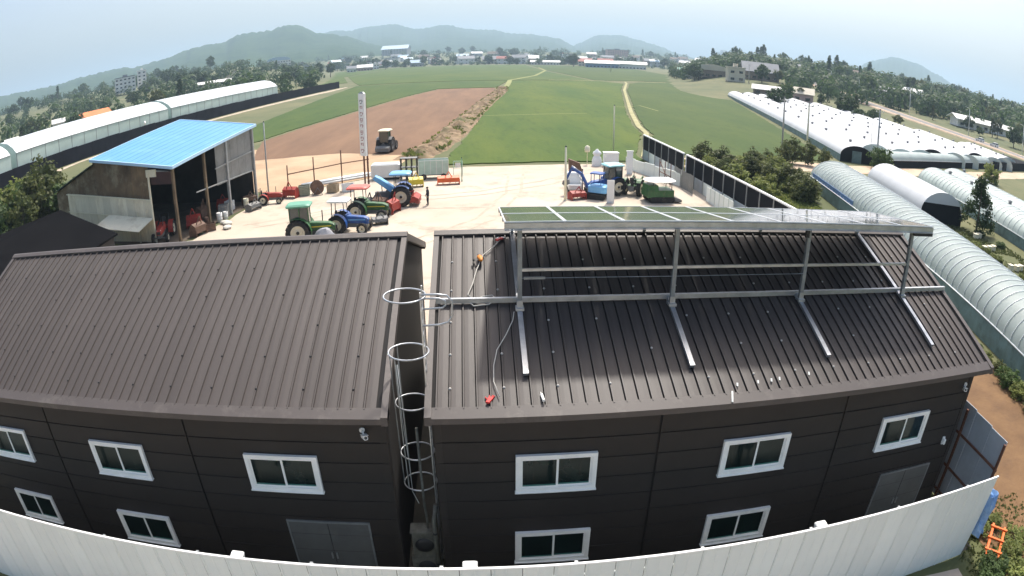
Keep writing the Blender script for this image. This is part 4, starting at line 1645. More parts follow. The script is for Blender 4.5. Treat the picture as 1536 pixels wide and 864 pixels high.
FLx = C_['L'].x
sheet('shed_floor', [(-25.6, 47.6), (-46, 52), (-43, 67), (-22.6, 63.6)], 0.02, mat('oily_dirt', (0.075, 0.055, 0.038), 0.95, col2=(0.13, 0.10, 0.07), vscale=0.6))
corr_sheet('front_sheet', (FLx, 0.75), (-3.4, 0.55), 2.9, rh(1, 0.04), rh(0.33, 0.04), M_BROWNS, t, 7)
corr_sheet('front_sheet', (FLx - 4.5, 0.60), (-3.2, 0.38), 0.05, 4.9, 3.9, M_CREAMS, t, 11)
b = MB()
b.box(-3.5, -2.3, 0.30, 0.45, 5.9, 6.55)
b.box(-3.25, -3.1, 0.2, 0.34, 0.0, 6.3)
b.bar((FLx - 4.5, 0.40, 4.85), (-3.2, 0.26, 3.85), 0.08)
b.bar((FLx - 4.5, 0.42, 3.1), (-3.2, 0.26, 2.2), 0.06)
b.bar((-5.2, 0.24, 0), (-5.2, 0.28, 2.8), 0.09)
b.build_each('batten', M_CREAM, t)
b = MB()
b.add([(-9.0, -2.4, 2.2), (-3.2, -2.0, 1.7), (-3.1, 0.2, 2.3), (-9.0, 0.1, 2.7)], [(0, 1, 2, 3)])
b.add([(-9.0, -2.4, 2.15), (-3.2, -2.0, 1.65), (-3.1, 0.2, 2.25), (-9.0, 0.1, 2.65)], [(3, 2, 1, 0)])
b.build('awning', M_CREAMS, t)
# left lean-to
b = MB()
for k in range(1):
    a = [(FLx + 0.2, 0.2, 7.5), (FLx - 7.0, 0.6, 5.1), (FLx - 7.0, 14.5, 5.9), (FLx + 0.2, 15.0, 8.3)]
    b.loft([[(x, y, z - 0.08) for x, y, z in a], [(x, y, z) for x, y, z in a]][::-1])
b.build('lean_to_roof', mat('dark_green_sheet', (0.045, 0.075, 0.06), 0.7, var=0.2, vscale=0.5), t)
corr_sheet('front_sheet', (FLx - 6.8, 0.9), (FLx, 0.75), 0.05, 5.0, 7.3, M_BROWNS, t, 5)
# back and left linings
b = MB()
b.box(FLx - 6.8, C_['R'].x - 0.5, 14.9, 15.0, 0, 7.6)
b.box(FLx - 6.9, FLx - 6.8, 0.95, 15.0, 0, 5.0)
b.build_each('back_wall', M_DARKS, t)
# right side: posts, upper cladding, rails
RX = C_['R'].x - 0.35
def sx(v):
    return -0.35 + (C_['R'].x) * v
for v in (0.03, 0.36, 0.62, 0.97):
    b = MB()
    b.box(sx(v) - 0.12, sx(v) + 0.12, 15.6 * v - 0.12, 15.6 * v + 0.12, 0, rh(0, v) + 0.1)
    b.build('post', M_BROWNS if v < 0.5 else M_POSTG, t)
corr_sheet('side_sheet', (sx(0.50), 15.6 * 0.50), (sx(0.97), 15.6 * 0.97), 3.3, rh(0, 0.5), rh(0, 0.97), M_GREYS, t, 5, 0.14)
b = MB()
b.bar((sx(0.25), 15.6 * 0.25, 3.6), (sx(0.97), 15.6 * 0.97, 3.35), 0.1)
b.bar((sx(0.48), 15.6 * 0.48, 5.0), (sx(0.97), 15.6 * 0.97, 5.4), 0.1)
b.bar((-0.3, 0.5, 6.2), (-3.0, 0.5, 6.45), 0.12)
b.build_each('girt', M_POSTG, t)
b = MB()
b.box(-3.0, -0.5, 0.42, 0.50, 5.2, 6.3)
b.build('front_header', mat('dark_maroon_sheet', (0.05, 0.022, 0.02), 0.8, var=0.3, vscale=1), t)
pole('corner_pole', 'pale pole at the far right corner of the blue roof shed', 'pole', -21.9, 63.9, 8.2, 0.08, M_POSTG)

# black roofed lean shed beside it
M_BLACKR = mat('black_roofing', (0.009, 0.009, 0.010), 1.0, spec=0.0, var=0.2, vscale=0.25)
t = thing('black_roof_shed', 'low plain black gabled shed behind the left warehouse', 'shed', (-37.3, 22, 0), 0)
b = MB()
pr = [(-9.2, 3.0), (0, 4.5), (9.4, 3.0), (9.4, 2.85), (0, 4.35), (-9.2, 2.85)]
b.loft([[(x, 0, z) for x, z in pr], [(x + (0.0), 24 - abs(x) * 0.45 * (1 if x > 0 else 0.15), z) for x, z in pr]])
b.build('roof', M_BLACKR, t)
b = MB()
b.box(-8.9, 9.1, 0.2, 19.5, 0, 2.84)
b.build('wall', M_DARKS, t)


# ================================================================== TRACTORS AND MACHINES
M_TYRE = mat('tyre_rubber', (0.022, 0.021, 0.02), 0.85, var=0.2, vscale=3, dirt=((0.20, 0.15, 0.10), 0.6, 2.5))
M_TGREEN = mat('tractor_green', (0.022, 0.105, 0.024), 0.5, coat=0.1, var=0.2, vscale=2, dirt=((0.14, 0.12, 0.07), 0.85, 3.2))
M_TYEL = mat('tractor_yellow', (0.62, 0.48, 0.03), 0.45)
M_TBLUE = mat('tractor_blue', (0.016, 0.08, 0.29), 0.5, coat=0.1, var=0.2, vscale=2, dirt=((0.16, 0.15, 0.14), 0.85, 3.2))
M_TLBLUE = mat('pale_blue_paint', (0.16, 0.42, 0.70), 0.45, var=0.08, vscale=1.5)
M_TRED = mat('implement_red', (0.33, 0.032, 0.02), 0.6, var=0.2, vscale=2, dirt=((0.13, 0.075, 0.05), 0.9, 3.5))
M_TORNG = mat('implement_orange', (0.72, 0.12, 0.02), 0.5, var=0.1, vscale=2)
M_TPINK = mat('faded_red_canopy', (0.60, 0.13, 0.10), 0.55, var=0.1, vscale=1.5)
M_TWHITE = mat('white_body', (0.74, 0.74, 0.72), 0.4, var=0.06, vscale=1, coat=0.2)
M_TTEAL = mat('teal_roof', (0.30, 0.58, 0.60), 0.45, var=0.06, vscale=1)
M_ROOFG = mat('faded_green_roof', (0.10, 0.30, 0.20), 0.5, var=0.1, vscale=1.5)
M_CREAMR = mat('cream_rim', (0.66, 0.60, 0.45), 0.5, dirt=((0.3, 0.22, 0.14), 0.6, 4))
M_CABGL = mat('cab_glass', (0.03, 0.045, 0.045), 0.05, spec=0.9)
M_GREYM = mat('grey_machine', (0.16, 0.16, 0.155), 0.6, var=0.2, vscale=2)
M_BROWNM = mat('brown_machine', (0.15, 0.085, 0.055), 0.75, var=0.3, vscale=2)
WHEELS = {}


def wheel(parent, loc, r, w, rim, lugs=16):
    key = (round(r, 2), round(w, 2), rim.name)
    if key not in WHEELS:
        b = MB()
        b.lathe([(r * 0.56, -w * 0.42), (r * 0.72, -w * 0.5), (r * 0.9, -w * 0.47), (r * 0.955, -w * 0.3), (r * 0.965, 0), (r * 0.955, w * 0.3), (r * 0.9, w * 0.47), (r * 0.72, w * 0.5), (r * 0.56, w * 0.42)], 28, 'y', cap=False)
        for k in range(lugs):
            for s in (-1, 1):
                a = 2 * pi * (k + (0.5 if s > 0 else 0)) / lugs
                M_ = Matrix.Rotation(a, 4, 'Y') @ Matrix.Translation((0, s * w * 0.22, r * 0.96)) @ Matrix.Rotation(s * 0.7, 4, 'Z')
                b.box(-0.03 * r - 0.012, 0.03 * r + 0.012, -w * 0.26, w * 0.26, -0.03, r * 0.045, M=M_)
        ty = b.mesh('tyre')
        ty.materials.append(M_TYRE)
        b = MB()
        b.lathe([(r * 0.05, -w * 0.32), (r * 0.2, -w * 0.34), (r * 0.22, -w * 0.22), (r * 0.42, -w * 0.14), (r * 0.5, -w * 0.36), (r * 0.575, -w * 0.44), (r * 0.575, w * 0.44), (r * 0.5, w * 0.36), (r * 0.42, w * 0.14), (r * 0.22, w * 0.22), (r * 0.2, w * 0.34), (r * 0.05, w * 0.32)], 24, 'y')
        rm = b.mesh('rim')
        rm.materials.append(rim)
        WHEELS[key] = (ty, rm)
    ty, rm = WHEELS[key]
    wh = link('wheel', ty, parent, loc)
    link('rim', rm, wh)
    if r > 0.4:
        kh = ('hub', round(r, 2))
        if kh not in WHEELS:
            hb = MB()
            hb.lathe([(r * 0.13, -w * 0.40), (r * 0.15, -w * 0.30), (r * 0.15, w * 0.30), (r * 0.13, w * 0.40)], 10, 'y')
            hm_ = hb.mesh('hub')
            hm_.materials.append(M_DARK)
            WHEELS[kh] = hm_
        link('hub', WHEELS[kh], wh)
    return wh


def tiller(t, x, w, m):
    """Rotary tiller hung behind a tractor at local x (its front)."""
    b = MB()
    b.loft([[(x - 0.15, y, 0.75) for y in (-w / 2, w / 2)] + [(x - 0.15, y, 0.35) for y in (w / 2, -w / 2)],
            [(x - 0.5, y, 0.95) for y in (-w / 2, w / 2)] + [(x - 0.5, y, 0.4) for y in (w / 2, -w / 2)],
            [(x - 0.95, y, 0.7) for y in (-w / 2, w / 2)] + [(x - 0.95, y, 0.25) for y in (w / 2, -w / 2)]])
    ti = b.build('tiller', m, t)
    b = MB()
    b.lathe([(0.05, -w * 0.5), (0.05, w * 0.5)], 10, 'y', Matrix.Translation((x - 0.5, 0, 0.32)))
    for k in range(14):
        a = k * 1.3
        yy = -w * 0.46 + w * 0.92 * k / 13
        b.bar((x - 0.5, yy, 0.32), (x - 0.5 + 0.28 * cos(a), yy, 0.32 + 0.28 * sin(a)), 0.05, 0.02)
    b.build('rotor', M_GREYM, ti)
    b = MB()
    b.bar((x + 0.35, -0.3, 0.65), (x - 0.3, -0.35, 0.6), 0.06)
    b.bar((x + 0.35, 0.3, 0.65), (x - 0.3, 0.35, 0.6), 0.06)
    b.bar((x + 0.35, 0, 1.05), (x - 0.45, 0, 1.25), 0.06)
    b.bar((x - 0.3, -0.3, 0.9), (x - 0.45, 0, 1.3), 0.06)
    b.bar((x - 0.3, 0.3, 0.9), (x - 0.45, 0, 1.3), 0.06)
    b.build('linkage', m, ti)


def tractor(label, loc, rz_, s, body, roof, rim, cab='closed', group=None, implement=None, loader=None, hood_open=False, accent=None, fr=0.5, rr_=0.85, dust=False):
    t = thing('tractor', label, 'tractor', loc, rz_, group)
    t.scale = (s, s, s)
    wb = 2.25
    for sy in (-1, 1):
        wheel(t, (0, sy * 0.82, rr_), rr_, 0.46, rim)
        wheel(t, (wb, sy * 0.72, fr), fr, 0.32, rim, 14)
    b = MB()
    b.box(-0.45, 0.6, -0.32, 0.32, 0.55, 1.05)
    b.box(0.6, wb + 0.25, -0.2, 0.2, 0.5, 0.85)
    b.lathe([(0.09, -0.7), (0.09, 0.7)], 10, 'y', Matrix.Translation((0, 0, rr_)))
    b.lathe([(0.07, -0.6), (0.07, 0.6)], 10, 'y', Matrix.Translation((wb, 0, fr)))
    b.build('chassis', M_GREYM, t)
    # hood
    b = MB()
    rings = []
    zo = 0.0
    for x, w, z0, z1 in ((0.78, 0.66, 0.86, 1.52), (1.5, 0.66, 0.84, 1.5), (2.3, 0.62, 0.8, 1.42), (2.62, 0.56, 0.78, 1.3), (2.72, 0.46, 0.8, 1.18)):
        rings.append([(x, y, z) for y, z in rounded_rect(w, z1 - z0, 0.12, 3, 0, (z0 + z1) / 2)])
    if hood_open:
        M_ = Matrix.Translation((0.8, 0, 1.5)) @ Matrix.Rotation(radians(-38), 4, 'Y') @ Matrix.Translation((-0.8, 0, -1.35))
        top = []
        for x, w, z0, z1 in ((0.78, 0.8, 1.0, 1.52), (1.5, 0.8, 1.0, 1.5), (2.3, 0.76, 0.98, 1.45), (2.75, 0.66, 0.98, 1.36)):
            top.append([(x, y, z) for y, z in rounded_rect(w, z1 - z0, 0.1, 3, 0, (z0 + z1) / 2)])
        b.loft(top, smooth=False, M=M_)
        hd = b.build('hood', accent or body, t)
        b = MB()
        b.box(0.85, 2.4, -0.26, 0.26, 0.85, 1.25)
        b.lathe([(0.16, -0.3), (0.16, 0.3)], 12, 'y', Matrix.Translation((1.3, 0, 1.28)))
        b.build('engine', M_GREYM, t)
    else:
        b.loft(rings, smooth=False)
        hd = b.build('hood', body, t)
        b = MB()
        b.box(2.70, 2.735, -0.18, 0.18, 0.86, 1.12)
        b.build('grille', M_DARK, hd)
        for sy in (-1, 1):
            b = MB()
            b.lathe([(0.07, 0.0), (0.06, 0.03), (0.01, 0.04)], 10, 'x', Matrix.Translation((2.62, sy * 0.19, 1.21)))
            b.build('headlight', M_WHITE, hd)
        if accent:
            b = MB()
            for sy in (-1, 1):
                b.box(0.9, 2.45, sy * 0.333 - 0.006, sy * 0.333 + 0.006, 1.14, 1.22)
            b.build_each('stripe', accent, hd)
    b = MB()
    b.tube([(1.75, 0.28, 1.3), (1.75, 0.34, 1.75), (1.75, 0.34, 2.25)], 0.04, 8)
    b.build('exhaust', M_DARK, t)
    b = MB()
    b.box(-0.36, 0.8, -0.5, 0.5, 1.02, 1.1)
    b.box(0.62, 0.8, -0.3, 0.3, 1.1, 1.6)
    b.build('platform', body, t)
    for sy in (-1, 1):
        b = MB()
        prof = []
        for k in range(9):
            a = radians(-15 + 150 * k / 8)
            prof.append((cos(a) * (rr_ + 0.1), rr_ + sin(a) * (rr_ + 0.1)))
        y0, y1 = sy * 0.56, sy * 1.06
        b.loft([[(x, y0, z) for x, z in prof], [(x, y1, z) for x, z in prof]], closed=False, cap=False)
        b.build('fender', body, t)
    b = MB()
    b.loft([[(x - 0.05, y, 1.32) for x, y in rounded_rect(0.46, 0.46, 0.08)], [(x - 0.05, y, 1.45) for x, y in rounded_rect(0.46, 0.46, 0.08)]])
    b.loft([[(-0.3, y, z) for y, z in rounded_rect(0.42, 0.5, 0.08, 3, 0, 1.68)], [(-0.2, y, z) for y, z in rounded_rect(0.42, 0.5, 0.08, 3, 0, 1.68)]])
    b.box(-0.2, 0.15, -0.12, 0.12, 1.1, 1.32)
    b.build('seat', M_DARK, t)
    b = MB()
    b.tube([(0.46 + 0.06 * cos(a), 0.19 * sin(a), 1.72 + 0.18 * cos(a)) for a in [2 * pi * i / 16 for i in range(16)]], 0.015, 5, closed=True)
    b.tube([(0.65, 0, 1.5), (0.46, 0, 1.72)], 0.02, 6)
    b.build('steering_wheel', M_DARK, t)
    H = 2.85
    if cab == 'closed':
        b = MB()
        pil = [(-0.55, 0.62), (0.2, 0.66), (0.85, 0.5)]
        for sy in (-1, 1):
            for x, y in pil:
                b.bar((x, sy * y, 1.1), (x - 0.05, sy * (y - 0.06), H - 0.1), 0.07)
            b.bar((-0.55, sy * 0.62, 1.12), (0.85, sy * 0.5, 1.12), 0.07)
        b.bar((-0.6, -0.55, H - 0.12), (-0.6, 0.55, H - 0.12), 0.07)
        b.build('cab_frame', M_DARK if body is not M_TGREEN else body, t)
        for sy in (-1, 1):
            b = MB()
            b.add([(-0.5, sy * 0.615, 1.2), (0.2, sy * 0.655, 1.2), (0.16, sy * 0.6, H - 0.16), (-0.55, sy * 0.56, H - 0.16)], [(0, 1, 2, 3)])
            b.add([(0.25, sy * 0.65, 1.2), (0.82, sy * 0.5, 1.2), (0.78, sy * 0.45, H - 0.16), (0.2, sy * 0.6, H - 0.16)], [(0, 1, 2, 3)])
            b.build_each('side_glass', M_CABGL, t)
        b = MB()
        b.add([(0.86, -0.46, 1.3), (0.86, 0.46, 1.3), (0.80, 0.42, H - 0.16), (0.80, -0.42, H - 0.16)], [(0, 1, 2, 3)])
        b.build('windscreen', M_CABGL, t)
        b = MB()
        b.add([(-0.57, -0.58, 1.3), (-0.57, 0.58, 1.3), (-0.62, 0.53, H - 0.16), (-0.62, -0.53, H - 0.16)], [(3, 2, 1, 0)])
        b.build('rear_glass', M_CABGL, t)
    elif cab == 'canopy':
        b = MB()
        for sy in (-1, 1):
            b.bar((-0.5, sy * 0.5, 1.1), (-0.45, sy * 0.52, H - 0.06), 0.06)
            b.bar((0.65, sy * 0.42, 1.1), (0.6, sy * 0.48, H - 0.06), 0.05)
        b.build_each('canopy_post', M_DARK, t)
    if cab != 'none':
        b = MB()
        b.loft([[(x + 0.1, y, H - 0.1) for x, y in rounded_rect(1.85, 1.5, 0.2)], [(x + 0.1, y, H + 0.02) for x, y in rounded_rect(1.9, 1.55, 0.24)], [(x + 0.1, y, H + 0.12) for x, y in rounded_rect(1.6, 1.25, 0.3)]])
        b.build('roof', roof, t)
    else:
        b = MB()
        b.tube([(-0.45, -0.45, 1.0), (-0.5, -0.45, 2.2), (-0.5, 0.45, 2.2), (-0.45, 0.45, 1.0)], 0.04, 8)
        b.build('roll_bar', M_DARK, t)
    if implement:
        tiller(t, -0.6, 1.9, implement)
    if loader:
        for sy in (-1, 1):
            b = MB()
            b.bar((0.7, sy * 0.48, 1.35), (2.2, sy * 0.5, 1.75), 0.1, 0.16)
            b.bar((2.2, sy * 0.5, 1.75), (3.1, sy * 0.5, 0.6), 0.1, 0.16)
            b.build('loader_arm', loader, t)
        b = MB()
        b.loft([[(x, y, z) for x, z in ((3.05, 0.2), (3.6, 0.2), (3.65, 0.25), (3.1, 0.75), (3.0, 0.75))] for y in (-0.9, 0.9)])
        b.build('bucket', loader, t)
    return t


# the row of parked tractors
tractor('green cab tractor with faded green roof, nearest to the left warehouse', (-13.75, 46.9, 0), 0.10, 1.06, M_TGREEN, M_ROOFG, M_CREAMR, 'closed', accent=M_TYEL, rr_=0.95, fr=0.55, group='tractors parked in the yard')
tractor('small blue tractor with white canopy beside the green cab tractor', (-11.0, 49.3, 0), -0.12, 0.94, M_TBLUE, M_TWHITE, M_CREAMR, 'canopy', group='tractors parked in the yard', accent=M_TLBLUE)
tractor('green tractor with faded red canopy in the middle of the row', (-10.1, 53.3, 0), -0.10, 1.0, M_TGREEN, M_TPINK, M_CREAMR, 'canopy', accent=M_TYEL, group='tractors parked in the yard')
tractor('large blue tractor with raised hood and red tiller behind', (-6.75, 58.1, 0), radians(178), 1.06, M_TBLUE, M_TLBLUE, M_CREAMR, 'canopy', implement=M_TRED, hood_open=True, accent=M_TLBLUE, group='tractors parked in the yard', rr_=0.9)
tractor('grey tractor working at the near end of the ploughed field', (-12.9, 92.0, 0.05), radians(80), 1.12, M_GREYM, M_CREAM, M_GREYM, 'closed', implement=M_GREYM, rr_=0.95, fr=0.6)
tractor('red tractor parked inside the blue roof shed', (-28.4, 51.0, 0), radians(-75), 0.95, M_TRED, M_TRED, M_CREAMR, 'none', fr=0.45, rr_=0.75)
tractor('small red tractor at the far corner of the blue roof shed', (-21.6, 61.3, 0), radians(8), 0.75, M_TRED, M_TRED, M_CREAMR, 'none', fr=0.4, rr_=0.7)
tractor('teal roofed blue tractor behind the solar rack', (13.6, 61.2, 0), radians(200), 1.05, M_TBLUE, M_TTEAL, M_CREAMR, 'closed')
tractor('green tractor with front loader by the screen fence', (15.4, 60.6, 0), radians(60), 0.95, M_TGREEN, M_TGREEN, M_CREAMR, 'none', loader=M_TGREEN, accent=M_TYEL)

# loose implements
def rotor_implement(label, loc, rz_, w, m, name='rotary_tiller', h=1.0, cat='tiller', group=None):
    t = thing(name, label, cat, loc, rz_, group)
    b = MB()
    b.loft([[(-w / 2, y, z) for y, z in ((-0.45, 0.3), (-0.4, 0.75 * h), (0.1, 0.95 * h), (0.4, 0.7 * h), (0.45, 0.3))], [(w / 2, y, z) for y, z in ((-0.45, 0.3), (-0.4, 0.75 * h), (0.1, 0.95 * h), (0.4, 0.7 * h), (0.45, 0.3))]])
    b.build('hood_cover', m, t)
    b = MB()
    b.lathe([(0.06, -w * 0.48), (0.06, w * 0.48)], 10, 'x', Matrix.Translation((0, 0, 0.3)))
    for k in range(16):
        a = k * 1.3
        x = -w * 0.45 + w * 0.9 * k / 15
        b.bar((x, 0, 0.3), (x, 0.28 * cos(a), 0.3 + 0.28 * sin(a)), 0.05, 0.02)
    b.build('rotor', M_GREYM, t)
    for s in (-1, 1):
        b = MB()
        b.box(s * w / 2 - 0.03, s * w / 2 + 0.03, -0.5, 0.5, 0.02, 0.62)
        b.build('end_plate', m, t)
    b = MB()
    b.bar((-0.35, -0.2, 0.85 * h), (0, -0.35, 1.45 * h), 0.07)
    b.bar((0.35, -0.2, 0.85 * h), (0, -0.35, 1.45 * h), 0.07)
    b.build('headstock', m, t)
    return t


rotor_implement('bright orange tiller standing on the concrete at the yard edge', (-2.8, 66.9, 0), radians(6), 2.3, M_TORNG)
rotor_implement('red tiller beside the small red tractor', (-19.3, 63.6, 0), radians(-15), 1.6, M_TRED, h=1.25)
rotor_implement('yellow and rust tiller behind the large blue tractor', (-6.2, 66.2, 0), radians(10), 1.5, M_TYEL, h=1.1)
rotor_implement('red tiller at the foot of the cream pole', (9.6, 58.9, 0), radians(20), 1.5, M_TRED, h=0.9)
rotor_implement('red flail unit in front of the red canopy tractor', (-7.4, 55.2, 0), radians(70), 1.5, M_TRED, h=1.3)
rotor_implement('rusty brown cultivator wedged between the two middle tractors', (-8.6, 56.6, 0), radians(-30), 1.4, M_BROWNM, h=1.2)
rotor_implement('grey cultivator lying before the small blue tractor', (-8.0, 51.4, 0), radians(15), 1.3, M_GREYM, h=0.7)
rotor_implement('dark cultivator at the feet of the red canopy tractor', (-9.9, 56.9, 0), radians(60), 1.3, M_DARK, h=1.1)
b = MB()
rings = []
for i in range(9):
    q = i / 8
    rings.append([(-12.2 + (1.5 * q - 0.2) * 1.3 + 0.15 * mnoise.noise((a, q * 3, 1)), 46.3 + cos(a) * 0.75 * (1 - abs(2 * q - 1) ** 3 * 0.8), max(0, sin(a)) * (0.5 + 0.75 * sin(q * pi) + 0.25 * mnoise.noise((a * 1.5, q * 4, 6)))) for a in [pi * j / 10 for j in range(11)]])
b.loft(rings, closed=False, cap=False)
tag(b.build('tarp_heap', mat('grey_tarp', (0.34, 0.34, 0.36), 0.7, var=0.25, vscale=2)), 'grey tarp draped over a heap before the green cab tractor', 'tarp')
for x_, y_, rz_, m_, h_, lab in ((-24.6, 50.6, 1.2, M_BROWNM, 1.2, 'rusty tiller inside the shed mouth behind the brown crate'), (-26.3, 53.4, 0.3, M_TRED, 1.3, 'dull red tiller in the shade of the shed'),
                                (-26.8, 56.5, 1.4, M_BROWNM, 1.4, 'rusty seeder deep in the shed'), (-25.9, 60.4, 0.2, M_TRED, 1.1, 'dull red tiller near the far end of the shed'),
                                (-23.6, 62.2, 0.9, M_BROWNM, 0.9, 'rusty cultivator beside the shed corner post'), (-22.0, 58.9, 1.1, M_GREYM, 0.8, 'grey cultivator on the sunlit ground outside the shed')):
    rotor_implement(lab, (x_, y_, 0.02), rz_, 1.4, m_, h=h_)
t = thing('pipe_reel', 'brown cylindrical hose reel at the back of the yard', 'reel', (-16.6, 64.6, 0), radians(20))
b = MB()
b.lathe([(0.35, -0.45), (0.35, 0.45)], 16, 'y', Matrix.Translation((0, 0, 0.75)))
b.build('drum', M_BROWNM, t)
for s in (-1, 1):
    b = MB()
    b.lathe([(0.7, -0.03), (0.7, 0.03)], 20, 'y', Matrix.Translation((0, s * 0.48, 0.75)))
    b.build('flange', M_BROWNM, t)
b = MB()
for s in (-1, 1):
    b.bar((-0.5, s * 0.56, 0), (0, s * 0.56, 0.8), 0.06)
    b.bar((0.5, s * 0.56, 0), (0, s * 0.56, 0.8), 0.06)
b.build_each('stand', M_GREYM, t)


def crate(label, loc, rz_, w, d, h, m, cat='crate', group=None, name='crate'):
    t = thing(name, label, cat, loc, rz_, group)
    b = MB()
    b.box(-w / 2 + 0.03, w / 2 - 0.03, -d / 2 + 0.03, d / 2 - 0.03, 0.0, 0.06)
    b.build('floor', m, t)
    n = max(3, int(h / 0.16))
    for k in range(n):
        z = 0.05 + (h - 0.06) * k / n
        b = MB()
        zz = z + (h / n) * 0.8
        b.box(-w / 2, w / 2, -d / 2, -d / 2 + 0.025, z, zz)
        b.box(-w / 2, w / 2, d / 2 - 0.025, d / 2, z, zz)
        b.box(-w / 2, -w / 2 + 0.025, -d / 2 + 0.026, d / 2 - 0.026, z, zz)
        b.box(w / 2 - 0.025, w / 2, -d / 2 + 0.026, d / 2 - 0.026, z, zz)
        b.build('slat', m, t)
    b = MB()
    for sx_ in (-1, 1):
        for sy in (-1, 1):
            b.box(sx_ * (w / 2 - 0.055) - 0.028, sx_ * (w / 2 - 0.055) + 0.028, sy * (d / 2 - 0.055) - 0.028, sy * (d / 2 - 0.055) + 0.028, 0.06, h)
    b.build_each('corner_post', m, t)
    return t


M_PALLET = mat('weathered_wood', (0.33, 0.26, 0.17), 0.85, var=0.2, vscale=3)
M_GREENBOX = mat('pale_green_box', (0.42, 0.58, 0.50), 0.6, var=0.1, vscale=1.5)
crate('greyish green slatted crate behind the pipe stack', (-18.0, 64.4, 0), 0.2, 1.2, 1.0, 1.1, mat('olive_crate', (0.22, 0.24, 0.17), 0.8, var=0.2, vscale=2))
crate('weathered wooden crate next to the hose reel', (-15.0, 65.2, 0), -0.1, 1.1, 1.0, 0.9, M_PALLET)
crate('white slatted crate behind the green cab tractor', (-13.4, 65.4, 0), 0.3, 1.3, 0.9, 0.8, M_TWHITE)
crate('dark slatted crate near the red tractor in the shed', (-23.9, 52.0, 0), 0.5, 0.9, 0.8, 0.7, M_BROWNM)
crate('pale grey crate under the shed roof edge', (-24.6, 57.2, 0), 0.2, 1.0, 0.8, 1.2, M_GREYS)
crate('white crate standing in the shed by the grey post', (-24.9, 59.6, 0.0), -0.2, 0.8, 0.8, 1.0, M_TWHITE)


def barrel(label, loc, m, r=0.29, h=0.88):
    t = thing('barrel', label, 'barrel', loc)
    b = MB()
    b.lathe([(r * 0.95, 0), (r, 0.03), (r, h * 0.32), (r * 1.05, h * 0.34), (r, h * 0.36), (r, h * 0.64), (r * 1.05, h * 0.66), (r, h * 0.68), (r, h - 0.03), (r * 0.95, h), (r * 0.9, h - 0.02)], 18, 'z')
    b.build('drum', m, t)
    b = MB()
    b.lathe([(0.05, h - 0.02), (0.05, h + 0.03)], 8, 'z', Matrix.Translation((r * 0.55, 0, 0)))
    b.build('bung', M_DARK, t)


barrel('white drum at the foot of the shed post', (-24.2, 55.0, 0), M_TWHITE)
barrel('brown drum beside the red tractor in the shed', (-24.9, 53.6, 0), M_BROWNM)
barrel('white drum farther along the shed edge', (-24.0, 56.1, 0), M_TWHITE, 0.25, 0.7)
barrel('blue drum in the shadow of the shed', (-25.3, 58.2, 0), M_TBLUE)
barrel('pale drum by the far shed corner', (-23.4, 60.6, 0), M_CREAM)


def sack(label, loc, m, s=1.0, group=None):
    b = MB()
    rings = []
    for i in range(9):
        q = i / 8
        wv = 0.34 * (1 - abs(2 * q - 1) ** 3) + 0.05
        rings.append([((q - 0.5) * 0.9 * s, wv * cos(a) * s, (0.15 + 0.16 * sin(a) * (1 - abs(2 * q - 1) ** 4)) * s) for a in [2 * pi * j / 12 for j in range(12)]])
    b.loft(rings, smooth=True)
    o = b.build('sack', m)
    o.location = loc
    o.rotation_euler = (0, 0, rnd.random() * 3)
    tag(o, label, 'sack', group)


for k, (x, y) in enumerate(((-22.8, 53.6), (-23.3, 54.1), (-22.3, 52.2))):
    sack('pale sack at the sunlit shed edge, %s' % ('middle of three', 'farthest of three', 'nearest of three')[k], (x, y, 0), M_ROPE, 1.1, 'sacks at the shed edge')

# green mesh cage trailer and frames behind the blue tractor
t = thing('mesh_cage', 'pale green mesh cage trailer standing at the yard edge', 'cage', (-4.6, 70.6, 0), radians(4))
b = MB()
b.box(-1.7, 1.7, -0.7, 0.7, 0.45, 0.55)
b.build('bed', M_GREYM, t)
for sx_ in (-1.1, 1.1):
    for sy in (-0.7, 0.7):
        wheel(t, (sx_, sy, 0.32), 0.32, 0.2, M_GREYM, 10)
for y in (-0.7, 0.7):
    b = MB()
    b.box(-1.68, 1.68, y - 0.015, y + 0.015, 0.55, 2.1)
    b.build('mesh_side', M_GREENBOX, t)
    b = MB()
    for k in range(6):
        x = -1.65 + k * 0.66
        b.bar((x, y - 0.03, 0.55), (x, y - 0.03, 2.15), 0.04)
    b.bar((-1.68, y, 2.13), (1.68, y, 2.13), 0.05)
    b.build_each('frame_bar', M_TWHITE, t)
t = thing('dark_frame_rack', 'dark steel frame rack behind the large blue tractor', 'rack', (-7.3, 70.3, 0))
for x in (-0.9, -0.3, 0.3, 0.9):
    for y in (-0.5, 0.5):
        b = MB()
        b.box(x - 0.05, x + 0.05, y - 0.05, y + 0.05, 0, 2.5)
        b.build('upright', M_DARK, t)
b = MB()
for z in (0.4, 1.4, 2.45):
    b.box(-0.95, 0.95, -0.55, 0.55, z, z + 0.05)
b.build_each('shelf', M_GREYM, t)
t = thing('white_tank', 'white box body standing behind the blue canopy', 'tank', (-10.0, 71.2, 0))
b = MB()
b.loft([[(x, y, 0.3) for x, y in rounded_rect(3.4, 1.5, 0.2)], [(x, y, 1.7) for x, y in rounded_rect(3.4, 1.5, 0.2)], [(x, y, 1.85) for x, y in rounded_rect(3.0, 1.2, 0.2)]])
b.build('tank_body', M_TWHITE, t)
b = MB()
b.box(-1.5, 1.5, -0.6, 0.6, 0, 0.3)
b.build('skid', M_DARK, t)
pole('green_post', 'thin green post at the corner of the yard by the rice', 'pole', -1.4, 68.2, 2.6, 0.05, mat('green_post_paint', (0.2, 0.36, 0.26), 0.6))
t = thing('square_frame', 'small pale square frame by the rice field corner', 'frame', (-1.9, 71.6, 0))
b = MB()
